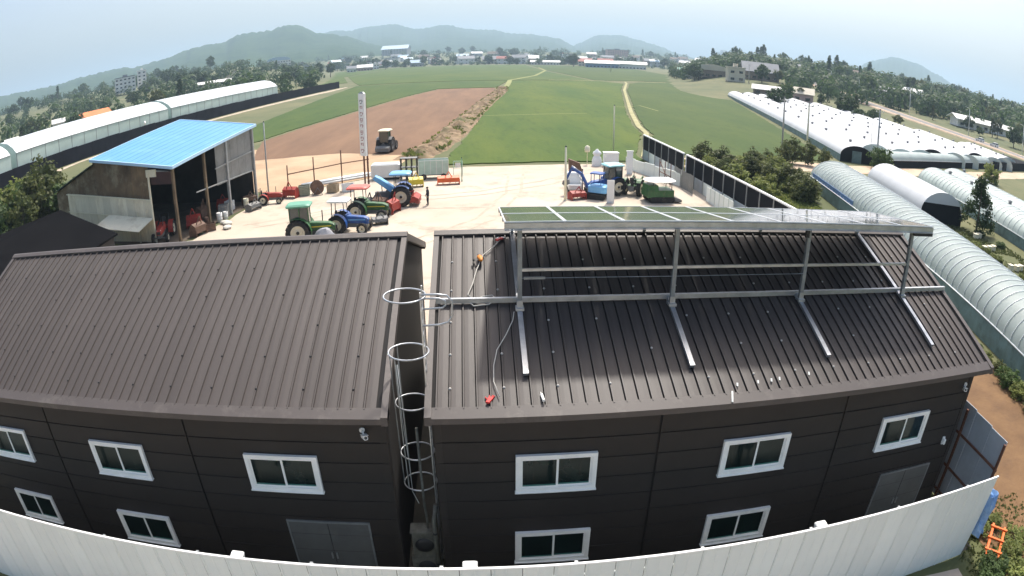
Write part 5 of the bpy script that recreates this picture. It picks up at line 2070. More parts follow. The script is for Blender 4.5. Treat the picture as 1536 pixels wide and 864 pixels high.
for a, c in (((-0.5, 0, 0), (-0.5, 0, 1.7)), ((0.5, 0, 0), (0.5, 0, 1.7)), ((-0.5, 0, 1.68), (0.5, 0, 1.68)), ((-0.5, 0, 0.9), (0.5, 0, 0.9))):
    b.bar(a, c, 0.06)
b.build('frame_bar', M_GREENBOX, t)
b = MB()
b.box(-0.3, 0.3, -0.02, 0.02, 1.0, 1.5)
b.build('plate', M_TWHITE, t)

# ---- machines behind the panel rack
t = thing('mini_excavator', 'blue mini excavator with raised arm behind the solar rack', 'excavator', (11.6, 59.4, 0), radians(150))
for sy in (-1, 1):
    b = MB()
    b.loft([[(x, sy * 0.7 + d, z) for x, z in rounded_rect(2.2, 0.55, 0.27, 4, 0, 0.29)] for d in (-0.2, 0.2)])
    b.build('track', M_TYRE, t)
b = MB()
b.box(-0.8, 0.8, -0.48, 0.48, 0.4, 0.65)
b.build('undercarriage', M_GREYM, t)
b = MB()
b.loft([[(x - 0.2, y, 0.66) for x, y in rounded_rect(1.9, 1.5, 0.3)], [(x - 0.2, y, 1.25) for x, y in rounded_rect(1.9, 1.5, 0.3)], [(x - 0.4, y, 1.35) for x, y in rounded_rect(1.3, 1.2, 0.3)]])
b.build('upper_body', M_TLBLUE, t)
b = MB()
for x in (-0.5, 0.5):
    for y in (-0.55, 0.35):
        b.bar((x, y, 1.3), (x, y, 2.4), 0.06)
b.loft([[(x, y - 0.1, 2.4) for x, y in rounded_rect(1.3, 1.2, 0.15)], [(x, y - 0.1, 2.5) for x, y in rounded_rect(1.2, 1.1, 0.2)]])
b.build('canopy', M_TBLUE, t)
b = MB()
b.bar((0.8, 0.3, 1.0), (1.5, 0.3, 2.3), 0.2, 0.26)
b.bar((1.5, 0.3, 2.3), (2.5, 0.3, 2.75), 0.18, 0.24)
b.build('boom', M_TBLUE, t)
b = MB()
b.bar((2.45, 0.3, 2.85), (3.1, 0.3, 1.5), 0.14, 0.2)
b.build('dipper_arm', M_TBLUE, t)
b = MB()
b.loft([[(3.05 + x, 0.3 + y, 1.45 + z) for x, z in ((-0.2, 0.1), (0.25, 0.05), (0.35, -0.3), (0.05, -0.5), (-0.25, -0.35))] for y in (-0.3, 0.3)])
b.build('bucket', M_GREYM, t)
b = MB()
b.tube([(0.95, 0.3, 0.9), (1.9, 0.3, 2.25)], 0.05, 8)
b.tube([(1.7, 0.3, 2.55), (2.5, 0.3, 3.0)], 0.045, 8)
b.build_each('hydraulic_ram', M_GALV, t)

t = thing('small_truck', 'white small cargo truck beside the cream pole', 'truck', (9.9, 62.6, 0), radians(85))
for x in (-1.2, 1.2):
    for sy in (-1, 1):
        wheel(t, (x, sy * 0.65, 0.28), 0.28, 0.18, M_GREYM, 10)
b = MB()
b.box(-1.75, 0.6, -0.7, 0.7, 0.5, 0.62)
b.box(-1.75, 0.6, -0.7, -0.66, 0.62, 0.95)
b.box(-1.75, 0.6, 0.66, 0.7, 0.62, 0.95)
b.box(-1.75, -1.71, -0.655, 0.655, 0.62, 0.95)
b.build('cargo_bed', M_TWHITE, t)
b = MB()
b.loft([[(x, y, z) for x, z in ((0.65, 0.35), (1.75, 0.35), (1.8, 0.95), (1.5, 1.65), (1.3, 1.75), (0.75, 1.75), (0.65, 1.6))] for y in (-0.7, 0.7)])
b.build('cab', M_TWHITE, t)
b = MB()
b.add([(1.79, -0.6, 1.0), (1.79, 0.6, 1.0), (1.53, 0.56, 1.6), (1.53, -0.56, 1.6)], [(0, 1, 2, 3)])
b.build('windscreen', M_CABGL, t)
for s in (-1, 1):
    b = MB()
    b.add([(0.8, s * 0.705, 1.0), (1.65, s * 0.705, 1.0), (1.42, s * 0.705, 1.58), (0.8, s * 0.705, 1.58)], [(0, 1, 2, 3)])
    b.build('side_window', M_CABGL, t)
    b = MB()
    b.box(1.79, 1.83, s * 0.5 - 0.1, s * 0.5 + 0.1, 0.65, 0.8)
    b.build('headlight', M_PALE, t)

t = thing('combine_harvester', 'machine with broad white oval roof by the screen fence', 'harvester', (17.5, 58.2, 0), radians(5))
for sy in (-1, 1):
    b = MB()
    b.loft([[(x, sy * 0.75 + d, z) for x, z in rounded_rect(2.6, 0.6, 0.3, 4, 0, 0.31)] for d in (-0.22, 0.22)])
    b.build('track', M_TYRE, t)
b = MB()
b.box(-1.5, 1.2, -0.95, 0.95, 0.55, 1.25)
b.loft([[(x - 0.9, y, 1.25) for x, y in rounded_rect(1.1, 1.8, 0.1)], [(x - 0.9, y, 1.7) for x, y in rounded_rect(1.0, 1.7, 0.1)]])
b.build('body', M_TGREEN, t)
b = MB()
for x in (-0.9, 1.0):
    for y in (-0.75, 0.75):
        b.bar((x, y, 1.2), (x, y, 2.0), 0.06)
b.build_each('roof_post', M_DARK, t)
b = MB()
b.loft([[(x, y, 2.0) for x, y in rounded_rect(3.1, 2.1, 0.9, 6)], [(x, y, 2.1) for x, y in rounded_rect(3.2, 2.2, 0.95, 6)], [(x, y, 2.22) for x, y in rounded_rect(2.7, 1.7, 0.8, 6)]])
b.build('roof', M_TWHITE, t)
b = MB()
b.loft([[(1.3, y, z) for y, z in ((-1.0, 0.2), (1.0, 0.2), (1.0, 0.6), (-1.0, 0.6))], [(2.0, y, z) for y, z in ((-1.1, 0.1), (1.1, 0.1), (1.1, 0.35), (-1.1, 0.35))]])
b.build('header', M_GREYM, t)
b = MB()
b.box(-0.35, 0.35, -0.04, 0.04, 0, 2.2)
o = b.build('white_board', M_TWHITE)
o.location = (12.5, 57.3, 0)
tag(o, 'upright white board standing before the teal roofed tractor', 'board')
b = MB()
b.box(-0.35, 0.35, -0.08, 0.08, 0, 2.7)
b.box(-0.42, 0.42, -0.12, 0.12, 2.68, 2.78)
o = b.build('white_gatepost', M_CAP)
o.location = (17.9, 72.0, 0)
tag(o, 'tall white gate pier at the corner of the yard', 'gate pier')
b = MB()
b.box(-0.9, 0.9, -0.5, 0.5, 0, 1.7)
b.box(-0.96, 0.96, -0.56, 0.56, 1.7, 1.8)
o = b.build('white_cabinet', M_CAP)
o.location = (16.7, 77.0, 0)
tag(o, 'white cabinet beside the gate pier at the rice edge', 'cabinet')
b = MB()
b.lathe([(0.62, 0), (0.62, 0.7), (0.5, 1.1), (0.4, 1.2), (0.4, 1.35), (0.55, 1.5), (0.5, 1.75), (0.2, 1.95), (0.15, 2.1)], 18, 'z')
o = b.build('water_tank', M_CAP)
o.location = (15.0, 77.3, 0)
tag(o, 'small white round topped tank at the edge of the rice', 'tank')
b = MB()
b.lathe([(0.04, 0.0), (0.04, 1.6), (0.3, 1.62), (0.36, 1.9), (0.3, 2.3), (0.1, 2.45)], 12, 'z')
o = b.build('round_sign', M_CREAM)
o.location = (13.9, 78.0, 0)
tag(o, 'cream rounded marker on a thin stalk beside the rice', 'marker')
b = MB()
b.loft([[(x, y, z) for x, z in ((-0.7, 0), (0.9, 0), (0.5, 1.1), (-0.8, 1.6))] for y in (-0.3, 0.3)])
o = b.build('rust_plate_pile', M_BROWNM)
o.location = (11.6, 73.0, 0)
tag(o, 'dark brown leaning pile of rusty plates at the yard edge', 'scrap pile')
t = thing('scaffold_frame', 'rusty braced pipe frame leaning by the screen fence', 'frame', (20.6, 66.6, 0), radians(-84))
b = MB()
for x in (-1.6, 0, 1.6):
    b.tube([(x, 0, 0), (x, 0, 2.5)], 0.05, 6)
b.build_each('upright', M_RUST, t)
b = MB()
b.tube([(-1.6, 0, 2.3), (0, 0, 1.2), (1.6, 0, 0.2)], 0.045, 6)
b.tube([(-1.6, 0, 1.1), (1.6, 0, 1.1)], 0.045, 6)
b.build_each('brace', M_RUST, t)
t = thing('sheet_stack', 'grey corrugated sheets leaning on the screen fence', 'sheets', (22.0, 64.2, 0), radians(-88))
for k in range(5):
    corr_sheet('sheet', (-3.0 + k * 1.2, 0), (-1.9 + k * 1.2, 0), 0.02, 2.0 - 0.1 * (k % 2), 1.95, M_GREYS, t, 1)
t = thing('white_panel_row', 'row of white boards propped at the near foot of the screen fence', 'boards', (22.6, 58.5, 0), radians(-88))
for k in range(6):
    b = MB()
    b.box(k * 1.1, k * 1.1 + 0.95, -0.03, 0.03, 0, 1.5)
    b.build('board', M_FENCE, t)

# ---- person standing by the tiller
def person(label, loc, rz_):
    J = {'pelvis': (0, 0, 0.94), 'waist': (0, -0.01, 1.08), 'chest': (0, 0.0, 1.30), 'neckb': (0, 0.0, 1.46), 'neck': (0, 0.01, 1.53), 'head': (0, 0.02, 1.63), 'crownp': (0, 0.015, 1.70),
         'shl': (-0.19, 0, 1.41), 'ell': (-0.25, -0.02, 1.15), 'wrl': (-0.26, 0.06, 0.92), 'hal': (-0.26, 0.09, 0.84),
         'shr': (0.19, 0, 1.41), 'elr': (0.25, -0.03, 1.15), 'wrr': (0.24, 0.10, 0.94), 'har': (0.23, 0.14, 0.86),
         'hil': (-0.10, 0, 0.90), 'knl': (-0.12, 0.03, 0.50), 'anl': (-0.13, -0.01, 0.09), 'tol': (-0.14, 0.15, 0.04),
         'hir': (0.10, 0, 0.90), 'knr': (0.12, 0.03, 0.50), 'anr': (0.14, -0.03, 0.09), 'tor': (0.17, 0.13, 0.04)}
    E_ = [('pelvis', 'waist'), ('waist', 'chest'), ('chest', 'neckb'), ('neckb', 'neck'), ('neck', 'head'), ('head', 'crownp'), ('chest', 'shl'), ('shl', 'ell'), ('ell', 'wrl'), ('wrl', 'hal'),
          ('chest', 'shr'), ('shr', 'elr'), ('elr', 'wrr'), ('wrr', 'har'), ('pelvis', 'hil'), ('hil', 'knl'), ('knl', 'anl'), ('anl', 'tol'), ('pelvis', 'hir'), ('hir', 'knr'), ('knr', 'anr'), ('anr', 'tor')]
    Rr = dict(pelvis=0.14, waist=0.13, chest=0.145, neckb=0.075, neck=0.055, head=0.10, crownp=0.085, shl=0.075, ell=0.052, wrl=0.036, hal=0.042, shr=0.075, elr=0.052, wrr=0.036, har=0.042,
              hil=0.10, knl=0.068, anl=0.05, tol=0.042, hir=0.10, knr=0.068, anr=0.05, tor=0.042)
    ks = list(J)
    verts = [J[k] for k in ks]
    edges = [(ks.index(a), ks.index(c)) for a, c in E_]
    # fingers: five short chains rooted in each palm
    for hand, sgn in (('hal', -1), ('har', 1)):
        h = Vector(J[hand])
        for q in range(4):
            i0 = len(verts)
            dx = (q - 1.5) * 0.021
            verts.append(tuple(h + Vector((0.0, dx, -0.05))))
            verts.append(tuple(h + Vector((-sgn * 0.015, dx, -0.10 + 0.01 * abs(q - 1.5)))))
            edges += [(ks.index(hand), i0), (i0, i0 + 1)]
            ks += ['f', 'f']
            Rr_extra.extend([0.009, 0.008])
        i0 = len(verts)
        verts.append(tuple(h + Vector((-sgn * 0.02, 0.045, -0.02))))
        verts.append(tuple(h + Vector((-sgn * 0.025, 0.06, -0.06))))
        edges += [(ks.index(hand), i0), (i0, i0 + 1)]
        ks += ['f', 'f']
        Rr_extra.extend([0.010, 0.009])
    me = bpy.data.meshes.new('body')
    me.from_pydata(verts, edges, [])
    ob = bpy.data.objects.new('tmp_body', me)
    COL.objects.link(ob)
    md = ob.modifiers.new('skin', 'SKIN')
    ex = iter(Rr_extra)
    for i, k in enumerate(ks):
        r = Rr[k] if k in Rr else next(ex)
        me.skin_vertices[0].data[i].radius = (r, r)
        me.skin_vertices[0].data[i].use_root = (k == 'pelvis')
    ob.modifiers.new('sub', 'SUBSURF').levels = 1
    dg = bpy.context.evaluated_depsgraph_get()
    m2 = bpy.data.meshes.new_from_object(ob.evaluated_get(dg))
    bpy.data.objects.remove(ob)
    m2.name = 'body'
    m2.materials.clear()
    for m in (mat('navy_work_clothes', (0.025, 0.032, 0.05), 0.85, var=0.2, vscale=4), mat('skin', (0.42, 0.26, 0.18), 0.6), mat('dark_boots', (0.02, 0.018, 0.016), 0.7), mat('dark_trousers', (0.03, 0.035, 0.045), 0.85, var=0.2, vscale=4)):
        m2.materials.append(m)
    for p in m2.polygons:
        z = p.center.z
        x = abs(p.center.x)
        p.use_smooth = True
        p.material_index = 1 if (z > 1.50 or (z < 0.94 and x > 0.2 and z > 0.6)) else (2 if z < 0.12 else (3 if z < 0.98 and x < 0.2 else 0))
    t = thing('person', label, 'person', loc, rz_)
    link('body', m2, t)
    b = MB()
    rings = []
    for i in range(7):
        a = pi / 2 * i / 6
        rings.append([(0.105 * cos(a) * cos(q), 0.012 + 0.118 * cos(a) * sin(q), 1.665 + 0.10 * sin(a)) for q in [2 * pi * j / 14 for j in range(14)]])
    b.loft(rings, smooth=True)
    b.loft([[(x, y + 0.13, 1.665) for x, y in rounded_rect(0.17, 0.12, 0.05)], [(x, y + 0.13, 1.675) for x, y in rounded_rect(0.17, 0.12, 0.05)]])
    b.build('cap', M_DARK, t)
    b = MB()
    for s in (-1, 1):
        b.lathe([(0.014, 0.0), (0.01, 0.012)], 8, 'y', Matrix.Translation((s * 0.035, 0.105, 1.625)))
        b.loft([[(s * (0.098 + 0.012 * k), 0.01 + y, 1.615 + z) for y, z in rounded_rect(0.04, 0.06, 0.015)] for k in (0, 1)])
    b.loft([[(x, 0.10, z) for x, z in rounded_rect(0.03, 0.05, 0.01, 2, 0, 1.60)], [(x, 0.135, z) for x, z in rounded_rect(0.02, 0.02, 0.006, 2, 0, 1.585)]])
    b.box(-0.025, 0.025, 0.104, 0.112, 1.555, 1.565)
    b.build_each('face_feature', mat('skin_features', (0.33, 0.19, 0.13), 0.6), t)
    return t


Rr_extra = []
person('person in dark work clothes and cap standing by the red tiller', (-4.35, 57.5, 0.012), radians(115))


# ================================================================== FAR HOUSES
HW = {'white': mat('house_white', (0.70, 0.69, 0.66), 0.7, var=0.06, vscale=0.2), 'cream': mat('house_cream', (0.55, 0.50, 0.40), 0.8, var=0.08, vscale=0.2), 'grey': mat('house_grey', (0.30, 0.32, 0.34), 0.7, var=0.08, vscale=0.2),
      'pink': mat('house_pink', (0.46, 0.31, 0.28), 0.8, var=0.08, vscale=0.2), 'blue': mat('house_blue', (0.14, 0.25, 0.42), 0.6), 'brown': mat('house_brown', (0.20, 0.15, 0.11), 0.8, var=0.1, vscale=0.2)}
HR = {'white': HW['white'], 'red': mat('roof_red', (0.30, 0.07, 0.05), 0.7), 'grey': mat('roof_grey', (0.17, 0.18, 0.20), 0.7, var=0.1, vscale=0.2), 'orange': mat('roof_orange', (0.72, 0.19, 0.05), 0.7, var=0.15, vscale=0.2),
      'green': mat('roof_green', (0.08, 0.32, 0.25), 0.6), 'blue': mat('roof_paleblue', (0.40, 0.52, 0.62), 0.5), 'brown': mat('roof_brown', (0.13, 0.09, 0.07), 0.8), 'cream': HW['cream']}


def house(label, az, r, w, d, h, kind, wall, roof, yaw=0.0, group=None, pitch=0.3, cols=None, rows=None, name='house', dz=0.0, cat='house'):
    p = az_pt(az, r)
    t = thing(name, label, cat, (p[0], p[1], p[2] - 0.3 + dz), radians(-az + yaw), group)
    b = MB()
    b.box(-w / 2, w / 2, -d / 2, d / 2, 0, h)
    if kind == 'gable':
        b.add([(-w / 2, -d / 2, h), (-w / 2, d / 2, h), (-w / 2, 0, h + d * pitch)], [(0, 1, 2)])
        b.add([(w / 2, -d / 2, h), (w / 2, d / 2, h), (w / 2, 0, h + d * pitch)], [(2, 1, 0)])
    elif kind == 'front':
        b.add([(-w / 2, -d / 2, h), (w / 2, -d / 2, h), (0, -d / 2, h + w * pitch)], [(0, 1, 2)])
        b.add([(-w / 2, d / 2, h), (w / 2, d / 2, h), (0, d / 2, h + w * pitch)], [(2, 1, 0)])
    b.build('wall', HW[wall], t)
    b = MB()
    o_ = 0.03 * w + 0.3
    if kind == 'gable':
        zz = h + d * pitch
        pr = [(-d / 2 - o_, h - o_ * 2 * pitch), (0, zz), (d / 2 + o_, h - o_ * 2 * pitch), (d / 2 + o_, h - o_ * 2 * pitch + 0.3), (0, zz + 0.3), (-d / 2 - o_, h - o_ * 2 * pitch + 0.3)]
        b.loft([[(-w / 2 - o_, y, z) for y, z in pr], [(w / 2 + o_, y, z) for y, z in pr]])
    elif kind == 'front':
        zz = h + w * pitch
        pr = [(-w / 2 - o_, h - o_ * 2 * pitch), (0, zz), (w / 2 + o_, h - o_ * 2 * pitch), (w / 2 + o_, h - o_ * 2 * pitch + 0.3), (0, zz + 0.3), (-w / 2 - o_, h - o_ * 2 * pitch + 0.3)]
        b.loft([[(x, -d / 2 - o_, z) for x, z in pr], [(x, d / 2 + o_, z) for x, z in pr]])
    elif kind == 'dome':
        pr = [(w / 2 * 1.02 * cos(pi * i / 10), h - 0.1 + w * pitch * sin(pi * i / 10)) for i in range(11)]
        b.loft([[(x, -d / 2 - 0.4, z) for x, z in pr], [(x, d / 2 + 0.4, z) for x, z in pr]], smooth=True)
    else:
        b.box(-w / 2 - 0.3, w / 2 + 0.3, -d / 2 - 0.3, d / 2 + 0.3, h + 0.002, h + 0.7)
        b.box(-w * 0.12, w * 0.12, -d * 0.2, d * 0.2, h + 0.702, h + 2.6)
    b.build('roof', HR[roof], t)
    rows = rows if rows is not None else max(1, int(h / 3.4))
    cols = cols if cols is not None else max(2, min(9, int(w / 4)))
    wb = MB()
    ww, wh = min(2.2, w / cols * 0.55), 1.35
    wb.box(-ww / 2, ww / 2, -0.06, 0.06, 0, wh)
    wm = wb.mesh('window')
    wm.materials.append(M_GLASS)
    for i in range(cols):
        for j in range(rows):
            link('window', wm, t, (-w / 2 + w * (i + 0.5) / cols, -d / 2 - 0.02, 1.0 + j * (h / rows)))
    return t


house('white tent roofed shed alone at the far end of the rice', -0.95, 1040, 26, 22, 4.0, 'front', 'white', 'white', pitch=0.26, cols=2)
house('large grey hall rising above the far trees', -6.8, 1650, 66, 40, 17, 'gable', 'grey', 'blue', pitch=0.22, yaw=-14, dz=6)
house('long blue walled factory with white roof behind the rice', 11.3, 800, 40, 24, 6.0, 'gable', 'blue', 'white', pitch=0.14)
house('white walled factory right of the blue walled one', 14.0, 805, 34, 22, 6.5, 'gable', 'white', 'white', pitch=0.14)
house('red roofed house behind the blue walled factory', 9.8, 880, 18, 14, 7, 'gable', 'cream', 'red')
house('second red roofed house, right behind the factories', 11.6, 890, 20, 14, 7.5, 'gable', 'pink', 'red')
house('grey apartment block on the rise behind the factories', 12.6, 1350, 44, 20, 20, 'flat', 'pink', 'grey', yaw=15, dz=3)
house('long low white shed left of the factories', 6.3, 930, 40, 14, 4.5, 'gable', 'white', 'white', pitch=0.15)
house('white roofed house with pink walls in the far centre', 5.1, 1020, 22, 16, 9, 'gable', 'pink', 'white')
house('tall cream house beside the long low white shed', 4.3, 1060, 16, 14, 11, 'flat', 'cream', 'grey')
house('pale yellow house right of the tent roofed shed', 1.4, 1010, 22, 16, 8, 'gable', 'cream', 'grey')
house('white block with dark windows above the tent roofed shed', -3.4, 1120, 20, 14, 10, 'flat', 'white', 'red')
house('pink walled house in the left part of the far village', -9.6, 860, 20, 12, 5, 'gable', 'pink', 'white')
house('small white house behind the far end of the black wall', -10.8, 820, 12, 10, 5, 'gable', 'white', 'grey')
house('white flat roofed house among the left trees', -8.7, 930, 12, 10, 8, 'flat', 'white', 'white')
house('round roofed pale blue hall below the left hill', -17.3, 980, 36, 30, 8, 'dome', 'white', 'blue', pitch=0.16, dz=5)
house('grey gabled house right of the round roofed hall', -15.2, 800, 20, 14, 7, 'front', 'grey', 'white', dz=2)
house('cream gabled house behind the far end of the glasshouse', -21.3, 520, 15, 12, 5, 'front', 'cream', 'brown', dz=2)
house('low white shed behind the crest of the glasshouse', -23.5, 500, 30, 10, 3.2, 'gable', 'cream', 'white', dz=1.5, pitch=0.15)
house('white apartment house with flat roof on the left slope', -31.6, 640, 22, 14, 15, 'flat', 'white', 'grey', dz=2)
house('pale stair tower house just right of the left apartment house', -30.0, 660, 10, 12, 18, 'flat', 'white', 'white', dz=2)
house('wide building with bright orange roof behind the glasshouse', -34.8, 300, 15, 16, 3.0, 'gable', 'cream', 'orange', pitch=0.24, dz=1.5, yaw=20)
house('tiny white hut left of the orange roof', -38.3, 330, 7, 6, 4, 'gable', 'white', 'white', dz=2)
house('white hut at the left edge behind the glasshouse', -43.2, 260, 6, 5, 3, 'gable', 'white', 'white', dz=2)
house('large arched grey shed at the right end of the rice', 21.0, 420, 24, 26, 5, 'dome', 'brown', 'cream', pitch=0.16, name='farm_shed', cat='shed')
house('cream flat roofed house before the dark barn', 23.2, 372, 10, 10, 8, 'flat', 'cream', 'cream', yaw=10)
house('dark barn with grey gabled roof beyond the white tunnels', 25.4, 400, 22, 14, 5.5, 'gable', 'brown', 'grey', pitch=0.38, name='barn', cat='barn', yaw=8)
house('green roofed shed left of the arched grey shed', 18.9, 480, 14, 10, 4, 'gable', 'white', 'green', name='farm_shed', cat='shed')
house('white rounded shed at the rice corner', 19.3, 440, 9, 7, 1.5, 'dome', 'white', 'white', pitch=0.28, name='farm_shed', cat='shed')
house('long white shed at the far end of the white tunnels', 26.6, 300, 18, 8, 3.2, 'gable', 'brown', 'white', name='farm_shed', cat='shed', pitch=0.2)
house('pinkish house at the upper end of the white tunnels', 29.4, 292, 10, 8, 4, 'gable', 'pink', 'cream')
house('long white roofed building among trees at the right edge', 47.5, 330, 46, 10, 4, 'gable', 'white', 'white', name='farm_shed', cat='shed', pitch=0.16, yaw=30)
SECT_C = ((-9, 'beyond the far end of the black wall'), (-5, 'below the large grey hall'), (-2, 'left of the tent roofed shed'), (1, 'behind the tent roofed shed'), (4, 'behind the pale yellow house'),
          (8, 'behind the long low white shed'), (12, 'behind the blue walled factory'), (90, 'behind the white walled factory'))


def where(az):
    for a, w in SECT_C:
        if az < a:
            return w


VX = random.Random(21)
for k in range(70):
    az = VX.uniform(-13, 21)
    r = VX.uniform(960, 1500)
    wl = VX.choice(['white', 'cream', 'grey', 'pink', 'white'])
    rf_ = VX.choice(['white', 'red', 'grey', 'grey', 'blue', 'brown'])
    wd, kd = VX.uniform(14, 26), VX.choice(['gable', 'flat', 'gable'])
    house('%s %s house with %s %s roof %s' % ('wide' if wd > 20 else 'narrow', wl, 'pale blue' if rf_ == 'blue' else rf_, 'gabled' if kd == 'gable' else 'flat', where(az)), az, r, wd, VX.uniform(10, 14), VX.uniform(5, 11), kd, wl, rf_, yaw=VX.uniform(-25, 25), group='far village houses', cols=3)
for k in range(8):
    az, rf_ = 22.5 + 2.5 * k + VX.uniform(-0.8, 0.8), VX.choice(['white', 'grey', 'brown'])
    house('%s from left of the white walled houses on the wooded rise, %s roof' % (ORD[k], rf_), az, VX.uniform(330, 620), VX.uniform(9, 14), 8, VX.uniform(4, 6), 'gable', 'white', rf_, yaw=VX.uniform(-30, 30), group='houses on the wooded rise', cols=3)
for k in range(11):
    az = 21.5 + k * 0.52 + VX.uniform(-0.1, 0.1)
    house('faint far apartment tower above the right trees, %s from the left' % ORD[k], az, 3600 + VX.uniform(-200, 300), 34, 16, VX.uniform(46, 74), 'flat', 'white', 'white', yaw=VX.uniform(-20, 20), group='far apartment towers', cols=4, rows=8, name='apartment_tower', cat='building', dz=2)

# ================================================================== TREES
TV = random.Random(33)


SHAPE_W = ('round', 'tall', 'broad', 'pointed')
TONE_W = ('dark', 'mid green', 'olive', 'light green')
SECT_C = ((-9, 'beyond the far end of the black wall'), (-5, 'below the large grey hall'), (-2, 'left of the tent roofed shed'), (1, 'behind the tent roofed shed'), (4, 'behind the pale yellow house'),
          (8, 'behind the long low white shed'), (12, 'behind the blue walled factory'), (90, 'behind the white walled factory'))
SECT_L = ((-37, 'near the left edge behind the glasshouse'), (-32, 'around the orange roof'), (-27, 'right of the stair tower house'), (-21, 'behind the middle of the glasshouse'), (-17, 'behind the far end of the glasshouse'), (90, 'below the round roofed hall'))
SECT_R = ((22, 'behind the arched grey shed'), (27, 'behind the dark barn'), (32, 'above the far end of the white tunnels'), (37, 'above the middle of the white tunnels'), (43, 'below the hazy right hill'), (90, 'near the right edge'))


def where(az):
    for a, w in (SECT_L if az < -13 else (SECT_R if az > 18 else SECT_C)):
        if az < a:
            return w


def spot(az, r):
    return az_pt(az, r, -0.2)


for az, r, s, k, tn, lab in ((-16.6, 520, 1.25, 0, 0, 'round dark tree just beyond the end of the glasshouse, left of two'), (-15.9, 530, 1.1, 2, 0, 'round dark tree just beyond the end of the glasshouse, right of two'),
                             (-13.7, 600, 1.35, 1, 0, 'tall dark tree near the far end of the black wall, left of two'), (-12.7, 610, 1.3, 1, 1, 'tall dark tree near the far end of the black wall, right of two'),
                             (-26.4, 520, 1.7, 0, 0, 'broad dark tree behind the glasshouse, left of the pair on the slope'), (-24.9, 520, 1.65, 2, 0, 'broad dark tree behind the glasshouse, right of the pair on the slope'),
                             (-36.6, 290, 0.95, 2, 0, 'dark round tree left of the orange roof'), (-29.0, 640, 1.1, 1, 1, 'green tree right of the stair tower house'),
                             (-7.8, 840, 1.25, 1, 0, 'dark conical tree at the far left end of the rice'), (8.8, 790, 1.6, 0, 0, 'large dark tree at the left end of the blue walled factory'),
                             (19.9, 395, 0.7, 0, 0, 'dark low tree at the rice corner')):
    tree(k, tn, spot(az, r), s, lab)
for n_t, a0, a1, r0, r1, s0, s1, lab, grp, tones in (
        (46, -13, 17, 900, 1180, 1.0, 1.6, 'dark green tree in the belt behind the far end of the rice', 'far tree belt', (0, 0, 1)),
        (30, -15, 20, 1250, 1900, 1.3, 2.0, 'hazy tree on the far village rise', 'village trees', (0, 1)),
        (34, -44, -14, 300, 620, 0.7, 1.25, 'tree on the left slope behind the glasshouse', 'left slope trees', (0, 0, 1, 2)),
        (26, -44, -14, 650, 1200, 1.1, 1.8, 'hazy tree at the foot of the left hill', 'left hill foot trees', (0, 1)),
        (60, 18.5, 52, 340, 600, 0.8, 1.25, 'dark tree on the wooded rise at right', 'right rise trees', (0, 0, 1, 2)),
        (34, 26, 52, 225, 320, 0.45, 0.9, 'roadside tree beyond the white tunnels', 'roadside trees', (0, 1, 2)),
        (26, 21, 44, 620, 900, 1.3, 1.9, 'tree on the skyline of the wooded rise', 'skyline trees', (0, 1))):
    for k in range(n_t):
        az, r = TV.uniform(a0, a1), TV.uniform(r0, r1)
        if grp == 'far tree belt' and TV.random() < 0.5:
            r = 905 + TV.random() * 60 + max(0, (6 - abs(az + 2))) * 8
        x_, y_, z_ = spot(az, r)
        if grp == 'right rise trees' and x_ < 215 and y_ < 330:
            continue
        if grp == 'roadside trees' and 160 < x_ < 212 + (y_ - 200) * 0.2:
            x_ += 45
            z_ = gh(x_, y_) - 0.2
        kd, tn, ss = TV.choice((0, 1, 2, 2, 3)), TV.choice(tones), TV.uniform(s0, s1)
        size = ('small', 'middling', 'large')[min(2, int(3 * (ss - s0) / (s1 - s0)))]
        tree(kd, tn, (x_, y_, z_), ss, '%s %s %s %s %s' % (size, TONE_W[tn], SHAPE_W[kd], {'far tree belt': 'tree in the belt', 'village trees': 'hazy village tree', 'left slope trees': 'slope tree', 'left hill foot trees': 'hazy tree', 'right rise trees': 'tree', 'roadside trees': 'roadside tree', 'skyline trees': 'skyline tree'}[grp], where(az)), grp, sz=TV.uniform(0.85, 1.2))
# the unbroken wood on the rises: one mass of foliage
wv, wf = [], []
for k in range(1680):
    if k < 900:
        az, r = TV.uniform(17.5, 56), TV.uniform(330, 800)
        if r < 430 and az < 28:
            r += 120
        R_ = TV.uniform(4.5, 7.5)
    elif k < 1260:
        az, r = TV.uniform(-48, -14), TV.uniform(330, 1300)
        R_ = TV.uniform(4.5, 8.5)
    elif k >= 1500:
        az, r = TV.uniform(-13, 18), TV.uniform(925, 1040)
        R_ = TV.uniform(2.2, 4.5)
    else:
        az, r = TV.uniform(-14, 19), TV.uniform(1050, 1900)
        R_ = TV.uniform(5, 10)
    x_, y_, z_ = spot(az, r)
    for q in range(12):
        d = rdir(TV)
        c = Vector((x_ + d.x * R_ * 0.8, y_ + d.y * R_ * 0.8, z_ + R_ * 0.75 + d.z * R_ * 0.7))
        for u in range(9):
            dd = rdir(TV)
            nn = (dd + d + Vector((0, 0, 0.3)))
            leaf_quad(wv, wf, c + dd * R_ * 0.36, nn.normalized() if nn.length > 0.05 else d, R_ * 0.17, TV)
b = MB()
b.add(wv, wf)
tag(b.build('forest', M_LEAF[0]), 'unbroken woodland covering the far rises', 'forest', kind='stuff')

